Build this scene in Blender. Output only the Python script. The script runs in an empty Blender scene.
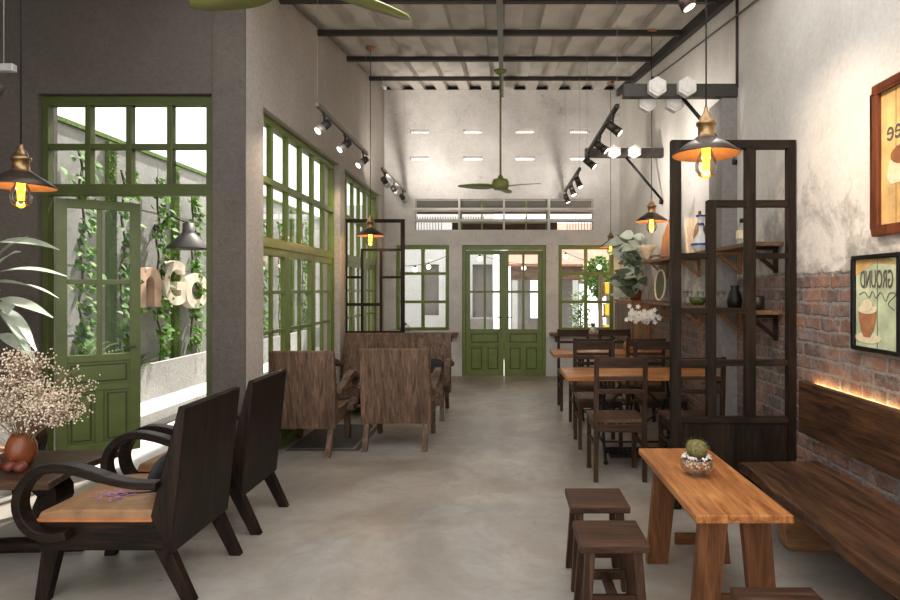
import bpy, bmesh, math, random
from mathutils import Vector, Matrix
R = math.radians
PI = math.pi
rnd = random.Random(7)
S = bpy.context.scene
C = S.collection

# ------------------------------------------------------------------ materials
def new_mat(name):
    m = bpy.data.materials.new(name); m.use_nodes = True
    nt = m.node_tree
    for n in list(nt.nodes):
        nt.nodes.remove(n)
    out = nt.nodes.new('ShaderNodeOutputMaterial')
    b = nt.nodes.new('ShaderNodeBsdfPrincipled')
    nt.links.new(b.outputs[0], out.inputs[0])
    return m, nt, b, out

def N(nt, t, **kw):
    n = nt.nodes.new(t)
    for k, v in kw.items():
        setattr(n, k, v)
    return n

def coords(nt, scale=(1, 1, 1), rot=(0, 0, 0), kind='Object'):
    tc = N(nt, 'ShaderNodeTexCoord'); mp = N(nt, 'ShaderNodeMapping')
    mp.inputs['Scale'].default_value = scale
    mp.inputs['Rotation'].default_value = rot
    nt.links.new(tc.outputs[kind], mp.inputs[0])
    return mp.outputs[0]

def noise(nt, vec, scale, detail=4, rough=.55, dist=0):
    n = N(nt, 'ShaderNodeTexNoise')
    n.inputs['Scale'].default_value = scale; n.inputs['Detail'].default_value = detail
    n.inputs['Roughness'].default_value = rough; n.inputs['Distortion'].default_value = dist
    nt.links.new(vec, n.inputs['Vector'])
    return n.outputs['Fac']

def ramp(nt, fac, stops):
    r = N(nt, 'ShaderNodeValToRGB')
    el = r.color_ramp.elements
    while len(el) < len(stops):
        el.new(.5)
    for e, (p, c) in zip(el, stops):
        e.position = p; e.color = (c[0], c[1], c[2], 1) if not isinstance(c, (int, float)) else (c, c, c, 1)
    nt.links.new(fac, r.inputs[0])
    return r.outputs[0]

def mixc(nt, fac, a, b, mode='MIX'):
    m = N(nt, 'ShaderNodeMix', data_type='RGBA', blend_type=mode)
    for sock, v in ((m.inputs[0], fac), (m.inputs[6], a), (m.inputs[7], b)):
        if hasattr(v, 'is_linked'):
            nt.links.new(v, sock)
        elif isinstance(v, (int, float)):
            sock.default_value = v
        else:
            sock.default_value = (v[0], v[1], v[2], 1)
    return m.outputs[2]

def math_(nt, op, a, b=None, c=None):
    m = N(nt, 'ShaderNodeMath', operation=op)
    for s, v in zip(m.inputs, (a, b, c)):
        if v is None: continue
        if hasattr(v, 'is_linked'): nt.links.new(v, s)
        else: s.default_value = v
    return m.outputs[0]

def bump(nt, b, h, strength=.3, dist=.01):
    bp = N(nt, 'ShaderNodeBump')
    bp.inputs['Strength'].default_value = strength; bp.inputs['Distance'].default_value = dist
    nt.links.new(h, bp.inputs['Height']); nt.links.new(bp.outputs[0], b.inputs['Normal'])

def flat(name, col, rough=.5, metal=0, var=.12, scale=30, emit=None, es=1):
    m, nt, b, o = new_mat(name)
    v = coords(nt)
    f = noise(nt, v, scale, 4)
    c = ramp(nt, f, [(.3, [x * (1 - var) for x in col]), (.7, [min(1, x * (1 + var)) for x in col])])
    nt.links.new(c, b.inputs['Base Color'])
    b.inputs['Roughness'].default_value = rough; b.inputs['Metallic'].default_value = metal
    if emit:
        b.inputs['Emission Color'].default_value = (*emit, 1); b.inputs['Emission Strength'].default_value = es
    return m

def plaster(name, c1, c2, stain=None, smin=.62, rough=.85, bs=.25, scale=1.1):
    m, nt, b, o = new_mat(name)
    v = coords(nt)
    f = noise(nt, v, scale, 8, .62, .3)
    c = ramp(nt, f, [(.3, c2), (.68, c1)])
    if stain:
        s = noise(nt, v, 1.7, 9, .7, .6)
        c = mixc(nt, ramp(nt, s, [(smin, 0), (smin + .1, .75)]), c, stain)
    v2 = coords(nt, (1, 1, 1))
    g = noise(nt, v2, 26, 7, .75, .3)
    c = mixc(nt, .45, c, ramp(nt, g, [(.34, (.33, .33, .33)), (.66, (.68, .68, .68))]), 'OVERLAY')
    nt.links.new(c, b.inputs['Base Color'])
    b.inputs['Roughness'].default_value = rough
    bump(nt, b, g, bs * 1.6, .02)
    return m

_w = {}
def wood(name, c1, c2, axis='X', rough=.5, sc=1.0, c3=None):
    key = (name, axis)
    if key in _w: return _w[key]
    m, nt, b, o = new_mat(name + '_' + axis.lower())
    s = {'X': (1.2, 14, 14), 'Y': (14, 1.2, 14), 'Z': (14, 14, 1.2)}[axis]
    v = coords(nt, tuple(x * sc for x in s))
    f = noise(nt, v, 2.0, 9, .68, 1.1)
    s2 = {'X': (.6, 3, 3), 'Y': (3, .6, 3), 'Z': (3, 3, .6)}[axis]
    f2 = noise(nt, coords(nt, s2), 2.2, 3, .5, 1.2)
    c = ramp(nt, f, [(.38, c2), (.5, [(a + d) / 2 for a, d in zip(c1, c2)]), (.61, c1)])
    c = mixc(nt, ramp(nt, f2, [(.4, 0), (.7, .65)]), c, c3 or [x * .55 for x in c2])
    oi = N(nt, 'ShaderNodeObjectInfo')
    nt.links.new(c, b.inputs['Base Color'])
    b.inputs['Roughness'].default_value = rough
    b.inputs['Specular IOR Level'].default_value = .25 if max(c1) > .1 else .14
    bump(nt, b, f, .25, .004)
    _w[key] = m
    return m

def glassy(name, tint=(1, 1, 1), refl=.12, rough=.02):
    m, nt, b, o = new_mat(name)
    nt.nodes.remove(b)
    t = N(nt, 'ShaderNodeBsdfTransparent'); t.inputs[0].default_value = (*tint, 1)
    g = N(nt, 'ShaderNodeBsdfGlossy'); g.inputs['Roughness'].default_value = rough
    fr = N(nt, 'ShaderNodeFresnel'); fr.inputs[0].default_value = 1.45
    f = math_(nt, 'MULTIPLY', fr.outputs[0], refl * 8)
    f = math_(nt, 'MINIMUM', f, .9)
    mx = N(nt, 'ShaderNodeMixShader')
    nt.links.new(f, mx.inputs[0]); nt.links.new(t.outputs[0], mx.inputs[1]); nt.links.new(g.outputs[0], mx.inputs[2])
    nt.links.new(mx.outputs[0], o.inputs[0])
    return m

def leafmat(name, c1, c2, rough=.45, trans=.25, scale=9):
    m, nt, b, o = new_mat(name)
    f = noise(nt, coords(nt), scale, 3)
    c = ramp(nt, f, [(.35, c2), (.65, c1)])
    nt.links.new(c, b.inputs['Base Color']); b.inputs['Roughness'].default_value = rough
    t = N(nt, 'ShaderNodeBsdfTranslucent'); nt.links.new(c, t.inputs[0])
    mx = N(nt, 'ShaderNodeMixShader'); mx.inputs[0].default_value = trans
    nt.links.new(b.outputs[0], mx.inputs[1]); nt.links.new(t.outputs[0], mx.inputs[2])
    nt.links.new(mx.outputs[0], o.inputs[0])
    return m

def emissive(name, col, s):
    m, nt, b, o = new_mat(name)
    b.inputs['Base Color'].default_value = (*col, 1)
    f = noise(nt, coords(nt), 40, 1)
    b.inputs['Emission Color'].default_value = (*col, 1); b.inputs['Emission Strength'].default_value = s
    return m

def brick_wall_mat(name):
    m, nt, b, o = new_mat(name)
    tc = N(nt, 'ShaderNodeTexCoord'); sp = N(nt, 'ShaderNodeSeparateXYZ')
    nt.links.new(tc.outputs['Object'], sp.inputs[0])
    v3 = tc.outputs['Object']
    wob = noise(nt, v3, 5, 4); wob2 = noise(nt, v3, 23, 3)
    y = math_(nt, 'ADD', sp.outputs[1], math_(nt, 'MULTIPLY', math_(nt, 'SUBTRACT', wob, .5), .06))
    y = math_(nt, 'ADD', y, math_(nt, 'MULTIPLY', math_(nt, 'SUBTRACT', wob2, .5), .045))
    z = math_(nt, 'ADD', sp.outputs[2], math_(nt, 'MULTIPLY', math_(nt, 'SUBTRACT', wob2, .5), .038))
    z = math_(nt, 'ADD', z, math_(nt, 'MULTIPLY', math_(nt, 'SUBTRACT', wob, .5), .03))
    cb = N(nt, 'ShaderNodeCombineXYZ'); nt.links.new(y, cb.inputs[0]); nt.links.new(z, cb.inputs[1])
    bt = N(nt, 'ShaderNodeTexBrick')
    nt.links.new(cb.outputs[0], bt.inputs['Vector'])
    bt.inputs['Scale'].default_value = 1
    bt.inputs['Brick Width'].default_value = .215; bt.inputs['Row Height'].default_value = .088
    bt.inputs['Mortar Size'].default_value = .013; bt.inputs['Mortar Smooth'].default_value = .5
    bt.inputs['Bias'].default_value = -.1
    bt.inputs['Color1'].default_value = (.22, .11, .075, 1); bt.inputs['Color2'].default_value = (.075, .055, .05, 1)
    bt.inputs['Mortar'].default_value = (.20, .19, .18, 1)
    n1 = noise(nt, v3, 9, 8, .75)
    bc = mixc(nt, ramp(nt, n1, [(.46, 0), (.60, .8)]), bt.outputs[0], (.22, .20, .195))
    n2 = noise(nt, v3, 11, 5, .7)
    bc = mixc(nt, ramp(nt, n2, [(.55, 0), (.7, .6)]), bc, (.085, .065, .06))
    n5 = noise(nt, v3, 3.3, 3)
    bc = mixc(nt, ramp(nt, n5, [(.5, 0), (.68, .45)]), bc, (.40, .19, .10))
    # plaster above
    f = noise(nt, v3, 1.2, 8, .65, .3)
    pc = ramp(nt, f, [(.3, (.58, .54, .49)), (.7, (.76, .72, .67))])
    s = noise(nt, v3, 1.5, 10, .72, .5)
    low = N(nt, 'ShaderNodeMapRange'); nt.links.new(sp.outputs[2], low.inputs[0])
    low.inputs[1].default_value = 3.0; low.inputs[2].default_value = 1.4
    low.inputs[3].default_value = -.18; low.inputs[4].default_value = .10
    s = math_(nt, 'ADD', s, low.outputs[0])
    pc = mixc(nt, ramp(nt, s, [(.50, 0), (.58, .5), (.68, .9)]), pc, (.20, .185, .17))
    # boundary
    st = N(nt, 'ShaderNodeMapRange'); nt.links.new(sp.outputs[1], st.inputs[0])
    st.inputs[1].default_value = 5.05; st.inputs[2].default_value = 5.5
    st.inputs[3].default_value = 1.6; st.inputs[4].default_value = 1.33
    edge = noise(nt, v3, 6, 3, .6)
    bd = math_(nt, 'ADD', st.outputs[0], math_(nt, 'MULTIPLY', math_(nt, 'SUBTRACT', edge, .5), .12))
    d = math_(nt, 'SUBTRACT', sp.outputs[2], bd)
    mask = ramp(nt, math_(nt, 'MULTIPLY_ADD', d, 25.0, .5), [(0, 0), (1, 1)])
    pg = noise(nt, v3, 26, 8, .75, .3)
    pc = mixc(nt, .4, pc, ramp(nt, pg, [(.34, (.32, .32, .32)), (.66, (.66, .66, .66))]), 'OVERLAY')
    bc = mixc(nt, .6, bc, ramp(nt, pg, [(.34, (.3, .3, .3)), (.66, (.66, .66, .66))]), 'OVERLAY')
    col = mixc(nt, mask, bc, pc)
    nt.links.new(col, b.inputs['Base Color'])
    b.inputs['Roughness'].default_value = .85
    g = noise(nt, v3, 28, 5, .7)
    hb = math_(nt, 'ADD', math_(nt, 'MULTIPLY', bt.outputs[1], -1.0), math_(nt, 'MULTIPLY', n2, .5))
    hm = N(nt, 'ShaderNodeMix'); nt.links.new(mask, hm.inputs[0])
    nt.links.new(hb, hm.inputs[2]); nt.links.new(math_(nt, 'MULTIPLY_ADD', g, .35, .5), hm.inputs[3])
    bump(nt, b, hm.outputs[0], .8, .012)
    return m

def floor_mat():
    m, nt, b, o = new_mat('polished_concrete')
    v = coords(nt)
    f = noise(nt, v, .9, 8, .65, .5)
    c = ramp(nt, f, [(.34, (.20, .17, .138)), (.5, (.305, .277, .24)), (.66, (.41, .385, .35))])
    f2 = noise(nt, v, 4.5, 10, .78, .8)
    c = mixc(nt, ramp(nt, f2, [(.45, 0), (.66, .6)]), c, (.27, .235, .20))
    bt = N(nt, 'ShaderNodeTexBrick')
    nt.links.new(coords(nt, rot=(0, 0, .0)), bt.inputs['Vector'])
    bt.inputs['Scale'].default_value = 1; bt.inputs['Brick Width'].default_value = 1.2; bt.inputs['Row Height'].default_value = .6
    bt.inputs['Mortar Size'].default_value = .002
    bt.inputs['Color1'].default_value = (.56, .50, .43, 1); bt.inputs['Color2'].default_value = (.44, .47, .51, 1); bt.inputs['Mortar'].default_value = (.4, .4, .4, 1)
    c = mixc(nt, .45, c, bt.outputs[0], 'OVERLAY')
    nt.links.new(c, b.inputs['Base Color'])
    nt.links.new(ramp(nt, f2, [(.3, .24), (.7, .5)]), b.inputs['Roughness'])
    bump(nt, b, noise(nt, v, 12, 6), .08, .01)
    return m

M = {}
M['floor'] = floor_mat()
M['wing'] = plaster('shade_toned_plaster', (.118, .10, .086), (.086, .073, .063), (.08, .07, .06), .60, bs=.4)  # left wall's plaster again, with the wing's shade put into the colour
M['leftwall'] = plaster('warm_grey_plaster', (.54, .49, .44), (.42, .38, .34), (.3, .275, .24), .66, bs=.35)
M['back'] = plaster('pale_render', (.82, .79, .75), (.60, .575, .545), (.42, .405, .385), .60, bs=.4, scale=1.8)
M['right'] = brick_wall_mat('plaster_over_old_brick')
M['concrete'] = plaster('board_marked_concrete', (.40, .39, .37), (.24, .235, .22), (.14, .14, .13), .6)
M['paving'] = plaster('pale_paving', (.52, .51, .49), (.42, .41, .39))
M['white'] = plaster('white_render', (.58, .58, .57), (.48, .48, .47))
M['column'] = plaster('grey_column_render', (.25, .232, .215), (.18, .168, .155))
M['roof'] = flat('roof_sheet_metal', (.62, .585, .54), .6, 0, .1, 3)
M['dark'] = flat('dark_steel', (.045, .038, .032), .5, .3)
M['black'] = flat('black_cast_iron', (.015, .015, .015), .45, .6)
M['green'] = flat('green_paint', (.155, .205, .036), .42, 0, .15, 6)
M['greend'] = flat('dark_green_paint', (.058, .074, .018), .45, 0, .15, 6)
M['greenm'] = flat('mid_green_paint', (.088, .115, .024), .42, 0, .15, 6)
M['groove'] = flat('dark_green_moulding', (.03, .042, .01), .6)
M['fan'] = flat('olive_fan_paint', (.20, .23, .055), .4, 0, .06, 5)
M['glass'] = glassy('window_glass', (.985, .99, .985), .03)
M['bulb'] = glassy('bulb_glass', (1, .96, .88), .13)
M['clear'] = glassy('clear_glass', (.985, .99, .985), .05)
M['brass'] = flat('aged_brass', (.34, .22, .11), .35, .9)
M['bronze'] = flat('dark_bronze', (.07, .055, .045), .4, .7)
M['copper'] = flat('copper_lining', (.40, .19, .09), .5, .4)
M['fil'] = emissive('glowing_filament', (1, .66, .02), 5)
M['led'] = emissive('warm_led', (1, .6, .25), 26)
M['lens'] = emissive('lit_lens', (1, .86, .68), 3)
M['grey_metal'] = flat('grey_metal', (.16, .145, .13), .45, .5)
M['silver'] = flat('silver_metal', (.5, .5, .5), .4, .5)
M['wire'] = flat('thin_wire', (.4, .39, .37), .5, .2)
M['hex'] = flat('white_ceramic', (.72, .69, .65), .5)
M['tan'] = flat('tan_leather', (.27, .145, .066), .55, 0, .25, 12)
M['orange_leather'] = flat('orange_leather_edge', (.42, .14, .04), .55, 0, .2, 12)
M['blackcloth'] = flat('black_cloth', (.02, .02, .022), .9)
M['terracotta'] = flat('terracotta_glaze', (.22, .06, .02), .35, 0, .3, 14)
M['apple'] = flat('red_brown_fruit', (.15, .03, .017), .5, 0, .4, 20)
M['gyp'] = flat('dried_cream_blossom', (.80, .68, .54), .8, 0, .2, 60)
M['stemtan'] = flat('dried_stem', (.36, .25, .15), .8)
M['pot_white'] = flat('white_pot', (.8, .79, .76), .5)
M['leaf_pale'] = leafmat('pale_leaf', (.64, .68, .60), (.42, .50, .39))
M['leaf_green'] = leafmat('ivy_leaf', (.15, .31, .035), (.045, .12, .014), .65, .3)
M['leaf_dark'] = leafmat('fig_leaf', (.13, .17, .10), (.05, .075, .04), .35, .15)
M['leaf_fern'] = leafmat('palm_leaf', (.14, .22, .06), (.06, .11, .03), .5, .2)
M['moss'] = leafmat('moss', (.16, .25, .05), (.07, .12, .025), .9, .1, 40)
M['stem'] = flat('vine_stem', (.10, .07, .04), .8)
M['orchid'] = flat('white_orchid', (.85, .82, .74), .6)
M['yellow'] = flat('yellow_plastic', (.75, .48, .03), .5)
M['tile'] = plaster('terracotta_roof_tiles', (.34, .15, .09), (.20, .08, .05), scale=4)
M['porcelain'] = flat('white_porcelain', (.72, .71, .68), .2)
M['blue'] = flat('cobalt_glaze', (.05, .07, .30), .25)
M['cactus'] = leafmat('cactus_skin', (.22, .19, .06), (.09, .085, .025), .7, .05, 60)
M['pebble'] = flat('white_pebbles', (.75, .68, .6), .7, 0, .3, 80)
M['soil'] = flat('dark_soil', (.04, .025, .02), .9)
M['greenglaze'] = flat('green_glaze', (.085, .11, .016), .25)
M['cream'] = flat('cream_shade', (.75, .66, .48), .6)
M['letter'] = flat('weathered_pale_wood', (.72, .63, .50), .7, 0, .25, 5)
M['letter2'] = flat('weathered_brown_wood', (.50, .33, .23), .7, 0, .3, 5)
M['poster_yellow'] = flat('aged_yellow_print', (.66, .42, .16), .6, 0, .35, 6)
M['poster_green'] = flat('aged_green_print', (.48, .54, .36), .6, 0, .3, 9)
M['poster_brown'] = flat('brown_print', (.28, .11, .04), .6, 0, .3, 14)
M['ink'] = flat('faded_ink', (.10, .09, .07), .7)
M['cupbrown'] = flat('cup_print', (.36, .16, .07), .6, 0, .3, 20)
M['creamprint'] = flat('cream_print', (.72, .62, .42), .6)
M['redwood'] = wood('red_brown_frame', (.20, .055, .02), (.10, .025, .01), 'Z', .35)
M['purple'] = flat('purple_embroidery', (.42, .20, .40), .8, 0, .3, 40)
def W_dark(a): return wood('ebony_stained_wood', (.024, .013, .008), (.006, .004, .003), a, .4)
def W_wal(a): return wood('walnut_wood', (.215, .13, .083), (.066, .039, .025), a, .55, 1.25, (.04, .024, .017))
def W_table(a): return wood('honey_wood', (.56, .25, .085), (.25, .085, .026), a, .36, 1, (.18, .055, .018))
def W_tleg(a): return wood('brown_table_leg_wood', (.21, .085, .033), (.09, .035, .014), a, .45)
def W_stool(a): return wood('dark_stool_wood', (.085, .042, .024), (.026, .013, .008), a, .45)
def W_chair(a): return wood('dark_chair_wood', (.08, .044, .027), (.03, .016, .010), a, .5)
def W_screen(a): return wood('black_brown_screen_wood', (.030, .019, .012), (.010, .0065, .004), a, .5)
def W_bench(a): return wood('bench_wood', (.12, .055, .026), (.030, .016, .010), a, .38, .8, (.014, .009, .007))
def W_shelf(a): return wood('shelf_wood', (.24, .14, .08), (.12, .065, .035), a, .55)
def W_warm(a): return wood('warm_wood', (.42, .22, .10), (.26, .12, .05), a, .5)

# ------------------------------------------------------------------ mesh builder
class MB:
    def __init__(s): s.v = []; s.f = []; s.sm = []
    def add(s, vs, fs, smooth=False):
        o = len(s.v); s.v += [tuple(v) for v in vs]
        for f in fs: s.f.append([i + o for i in f]); s.sm.append(smooth)
        return s
    def box(s, x0, x1, y0, y1, z0, z1):
        vs = [(x, y, z) for x in (x0, x1) for y in (y0, y1) for z in (z0, z1)]
        return s.add(vs, [(0, 1, 3, 2), (4, 6, 7, 5), (0, 4, 5, 1), (2, 3, 7, 6), (0, 2, 6, 4), (1, 5, 7, 3)])
    def beam(s, p, q, w, h, up=(0, 0, 1), w2=None, h2=None):
        p = Vector(p); q = Vector(q); d = (q - p).normalized(); u = Vector(up)
        sd = d.cross(u)
        if sd.length < 1e-4: sd = d.cross(Vector((0, 1, 0)))
        sd.normalize(); u = sd.cross(d).normalized()
        w2 = w if w2 is None else w2; h2 = h if h2 is None else h2
        vs = []
        for c, a, b in ((p, w, h), (q, w2, h2)):
            for i, j in ((-1, -1), (1, -1), (1, 1), (-1, 1)):
                vs.append(c + sd * a * .5 * i + u * b * .5 * j)
        return s.add(vs, [(0, 3, 2, 1), (4, 5, 6, 7), (0, 1, 5, 4), (1, 2, 6, 5), (2, 3, 7, 6), (3, 0, 4, 7)])
    def leg(s, p, q, wx, wy, wx2=None, wy2=None):
        """axis-aligned horizontal sections at p (top) and q (bottom)"""
        wx2 = wx if wx2 is None else wx2; wy2 = wy if wy2 is None else wy2
        vs = []
        for c, a, b in ((q, wx2, wy2), (p, wx, wy)):
            for i, j in ((-1, -1), (1, -1), (1, 1), (-1, 1)):
                vs.append((c[0] + a * .5 * i, c[1] + b * .5 * j, c[2]))
        return s.add(vs, [(0, 3, 2, 1), (4, 5, 6, 7), (0, 1, 5, 4), (1, 2, 6, 5), (2, 3, 7, 6), (3, 0, 4, 7)])
    def prism(s, poly, axis, a0, a1, smooth=False):
        n = len(poly); vs = []
        for a in (a0, a1):
            for (u, w) in poly:
                vs.append({'X': (a, u, w), 'Y': (u, a, w), 'Z': (u, w, a)}[axis])
        fs = [list(range(n))[::-1], [i + n for i in range(n)]]
        s.add(vs, fs)
        o = len(s.v) - 2 * n
        for i in range(n):
            j = (i + 1) % n
            s.f.append([o + i, o + j, o + j + n, o + i + n]); s.sm.append(smooth)
        return s
    def lathe(s, prof, c=(0, 0, 0), seg=24, axis='Z', squash=1):
        vs = []; n = len(prof)
        for k in range(seg):
            a = 2 * PI * k / seg
            for r, z in prof:
                x, y = r * math.cos(a), r * math.sin(a) * squash
                p = {'Z': (x, y, z), 'X': (z, x, y), 'Y': (x, z, y)}[axis]
                vs.append((c[0] + p[0], c[1] + p[1], c[2] + p[2]))
        fs = []
        for k in range(seg):
            k2 = (k + 1) % seg
            for i in range(n - 1):
                fs.append((k * n + i, k2 * n + i, k2 * n + i + 1, k * n + i + 1))
        return s.add(vs, fs, True)
    def cyl(s, p, q, r, r2=None, seg=12):
        p = Vector(p); q = Vector(q); d = (q - p).normalized()
        u = d.orthogonal().normalized(); w = d.cross(u); r2 = r if r2 is None else r2
        vs = []
        for c, rr in ((p, r), (q, r2)):
            for k in range(seg):
                a = 2 * PI * k / seg
                vs.append(c + u * rr * math.cos(a) + w * rr * math.sin(a))
        s.add(vs, [(k, (k + 1) % seg, (k + 1) % seg + seg, k + seg) for k in range(seg)], True)
        o = len(s.v) - 2 * seg
        s.f.append([o + k for k in range(seg)][::-1]); s.sm.append(False)
        s.f.append([o + seg + k for k in range(seg)]); s.sm.append(False)
        return s
    def tube(s, pts, r, seg=8, closed=False):
        pts = [Vector(p) for p in pts]; n = len(pts); vs = []
        u = None
        for i, p in enumerate(pts):
            a = pts[(i - 1) % n] if (closed or i > 0) else p
            b = pts[(i + 1) % n] if (closed or i < n - 1) else p
            d = (b - a).normalized()
            u = d.orthogonal().normalized() if u is None else (u - d * u.dot(d)).normalized()
            w = d.cross(u); rr = r[i] if isinstance(r, (list, tuple)) else r
            for k in range(seg):
                t = 2 * PI * k / seg
                vs.append(p + u * rr * math.cos(t) + w * rr * math.sin(t))
        fs = []
        for i in range(n if closed else n - 1):
            j = (i + 1) % n
            for k in range(seg):
                k2 = (k + 1) % seg
                fs.append((i * seg + k, i * seg + k2, j * seg + k2, j * seg + k))
        if not closed:
            fs.append(list(range(seg))[::-1]); fs.append([(n - 1) * seg + k for k in range(seg)])
        return s.add(vs, fs, True)
    def band(s, path, th, y0, y1):
        """bent wooden strip: path in xz, thickness th, from y0 to y1"""
        P = [Vector((a, 0, b)) for a, b in path]; n = len(P); L = []; Rr = []
        for i, p in enumerate(P):
            d = (P[min(i + 1, n - 1)] - P[max(i - 1, 0)]).normalized()
            nn = Vector((-d.z, 0, d.x)); t = th[i] if isinstance(th, (list, tuple)) else th
            L.append(p + nn * t / 2); Rr.append(p - nn * t / 2)
        vs = []
        for a, b in zip(L, Rr):
            vs += [(a.x, y0, a.z), (a.x, y1, a.z), (b.x, y1, b.z), (b.x, y0, b.z)]
        fs = [(0, 1, 2, 3), tuple(4 * (n - 1) + k for k in (3, 2, 1, 0))]
        for i in range(n - 1):
            for k in range(4):
                k2 = (k + 1) % 4
                fs.append((4 * i + k, 4 * i + 4 + k, 4 * i + 4 + k2, 4 * i + k2))
        return s.add(vs, fs)
    def ball(s, c, r, seg=12, rings=8, sq=(1, 1, 1)):
        prof = [(r * math.sin(PI * i / rings), -r * math.cos(PI * i / rings)) for i in range(rings + 1)]
        o = len(s.v)
        s.lathe(prof, (0, 0, 0), seg)
        for i in range(o, len(s.v)):
            v = s.v[i]; s.v[i] = (c[0] + v[0] * sq[0], c[1] + v[1] * sq[1], c[2] + v[2] * sq[2])
        return s
    def leaf(s, p, d, L, w, up=(0, 0, 1), droop=.3, n=5, fold=.12):
        p = Vector(p); d = Vector(d).normalized(); u = Vector(up)
        sd = d.cross(u)
        if sd.length < 1e-3: sd = d.cross(Vector((1, 0, 0)))
        sd.normalize(); u = sd.cross(d).normalized()
        vs = []
        for i in range(n + 1):
            t = i / n
            c = p + d * L * t - Vector((0, 0, 1)) * droop * L * t * t
            ww = w * .5 * math.sin(PI * (.06 + .94 * t) ** .8) if 0 < i < n else w * .04
            vs += [c - sd * ww + u * fold * ww, c, c + sd * ww + u * fold * ww]
        fs = []
        for i in range(n):
            a = 3 * i
            fs += [(a, a + 1, a + 4, a + 3), (a + 1, a + 2, a + 5, a + 4)]
        return s.add(vs, fs, True)
    def build(s, name, mat, parent=None, loc=None, bevel=0, fix=True):
        me = bpy.data.meshes.new(name); me.from_pydata(s.v, [], s.f)
        for p, q in zip(me.polygons, s.sm): p.use_smooth = q
        me.update()
        if fix:
            bm = bmesh.new(); bm.from_mesh(me)
            bmesh.ops.remove_doubles(bm, verts=bm.verts, dist=1e-6)
            bmesh.ops.recalc_face_normals(bm, faces=bm.faces); bm.to_mesh(me); bm.free()
        me.materials.append(mat)
        o = bpy.data.objects.new(name, me); C.objects.link(o)
        if parent: o.parent = parent
        if loc: o.location = loc
        if bevel:
            b = o.modifiers.new('bevel', 'BEVEL'); b.width = bevel; b.segments = 2; b.limit_method = 'ANGLE'; b.angle_limit = R(40)
            b.harden_normals = False
        return o

def tag(o, label=None, cat=None, group=None, kind=None):
    if label: o['label'] = label
    if cat: o['category'] = cat
    if group: o['group'] = group
    if kind: o['kind'] = kind
    return o
def thing(name, loc, label, cat, rz=0, group=None):
    o = bpy.data.objects.new(name, None); C.objects.link(o)
    o.location = loc; o.rotation_euler = (0, 0, rz); o.empty_display_size = .1
    return tag(o, label, cat, group)
def struct(o): o['kind'] = 'structure'; return o
def copy_tree(o, parent=None):
    c = o.copy(); C.objects.link(c)
    if parent: c.parent = parent
    for ch in list(o.children): copy_tree(ch, c)
    return c
def dup(root, loc, rz, label, group=None):
    c = copy_tree(root); c.location = loc; c.rotation_euler = (0, 0, rz); c['label'] = label
    if group: c['group'] = group
    return c

def spline(pts, n=6):
    out = []; P = [Vector(p) for p in pts]
    for i in range(len(P) - 1):
        p0 = P[max(i - 1, 0)]; p1 = P[i]; p2 = P[i + 1]; p3 = P[min(i + 2, len(P) - 1)]
        for k in range(n):
            t = k / n
            out.append(.5 * ((2 * p1) + (p2 - p0) * t + (2 * p0 - 5 * p1 + 4 * p2 - p3) * t * t + (3 * p1 - p0 - 3 * p2 + p3) * t ** 3))
    out.append(P[-1]); return out

def wall_boxes(mb, axis, a0, a1, u0, u1, z0, z1, holes):
    """solid wall between planes a0,a1 (thickness) with rectangular openings (u0,u1,z0,z1)"""
    us = sorted({u0, u1, *[h[0] for h in holes], *[h[1] for h in holes]})
    zs = sorted({z0, z1, *[h[2] for h in holes], *[h[3] for h in holes]})
    def hole(u, z): return any(h[0] < u < h[1] and h[2] < z < h[3] for h in holes)
    for i in range(len(us) - 1):
        run = None
        for j in range(len(zs)):
            solid = j < len(zs) - 1 and not hole((us[i] + us[i + 1]) / 2, (zs[j] + zs[j + 1]) / 2)
            if solid and run is None: run = zs[j]
            if not solid and run is not None:
                if axis == 'Y': mb.box(us[i], us[i + 1], a0, a1, run, zs[j])
                else: mb.box(a0, a1, us[i], us[i + 1], run, zs[j])
                run = None

BW = 10.2                     # back wall
def roofz(y): return 3.288 + .155 * y

# ------------------------------------------------------------------ the setting
struct(MB().box(-5, 2.2, -4.5, 4.9, -.1, 0).box(-2.25, 2.2, 4.9, BW + .25, -.1, 0).build('floor', M['floor']))
W1 = (5.03, 7.40); W2 = (7.64, 9.88)
mb = MB(); wall_boxes(mb, 'X', -2.25, -2.0, 4.69, BW, 0, 4.0, [(W1[0], W1[1], .0, 3.02), (W2[0], W2[1], .0, 3.02)])
mb.prism([(4.69, 4.0), (BW, 4.0), (BW, roofz(BW)), (4.69, roofz(4.69) + .02)], 'X', -2.25, -2.0)
struct(mb.build('wall_left', M['leftwall']))
D1 = (-3.63, -2.27)
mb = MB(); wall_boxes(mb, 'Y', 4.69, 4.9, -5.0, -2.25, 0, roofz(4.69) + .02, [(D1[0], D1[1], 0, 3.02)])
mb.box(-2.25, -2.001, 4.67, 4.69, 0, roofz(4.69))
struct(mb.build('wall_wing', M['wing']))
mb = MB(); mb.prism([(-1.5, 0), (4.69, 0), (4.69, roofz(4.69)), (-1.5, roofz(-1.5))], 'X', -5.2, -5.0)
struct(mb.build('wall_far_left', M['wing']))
mb = MB(); mb.prism([(-1.5, 0), (BW, 0), (BW, roofz(BW)), (-1.5, roofz(-1.5))], 'X', 2.0, 2.2)
struct(mb.build('wall_right', M['right']))
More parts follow.
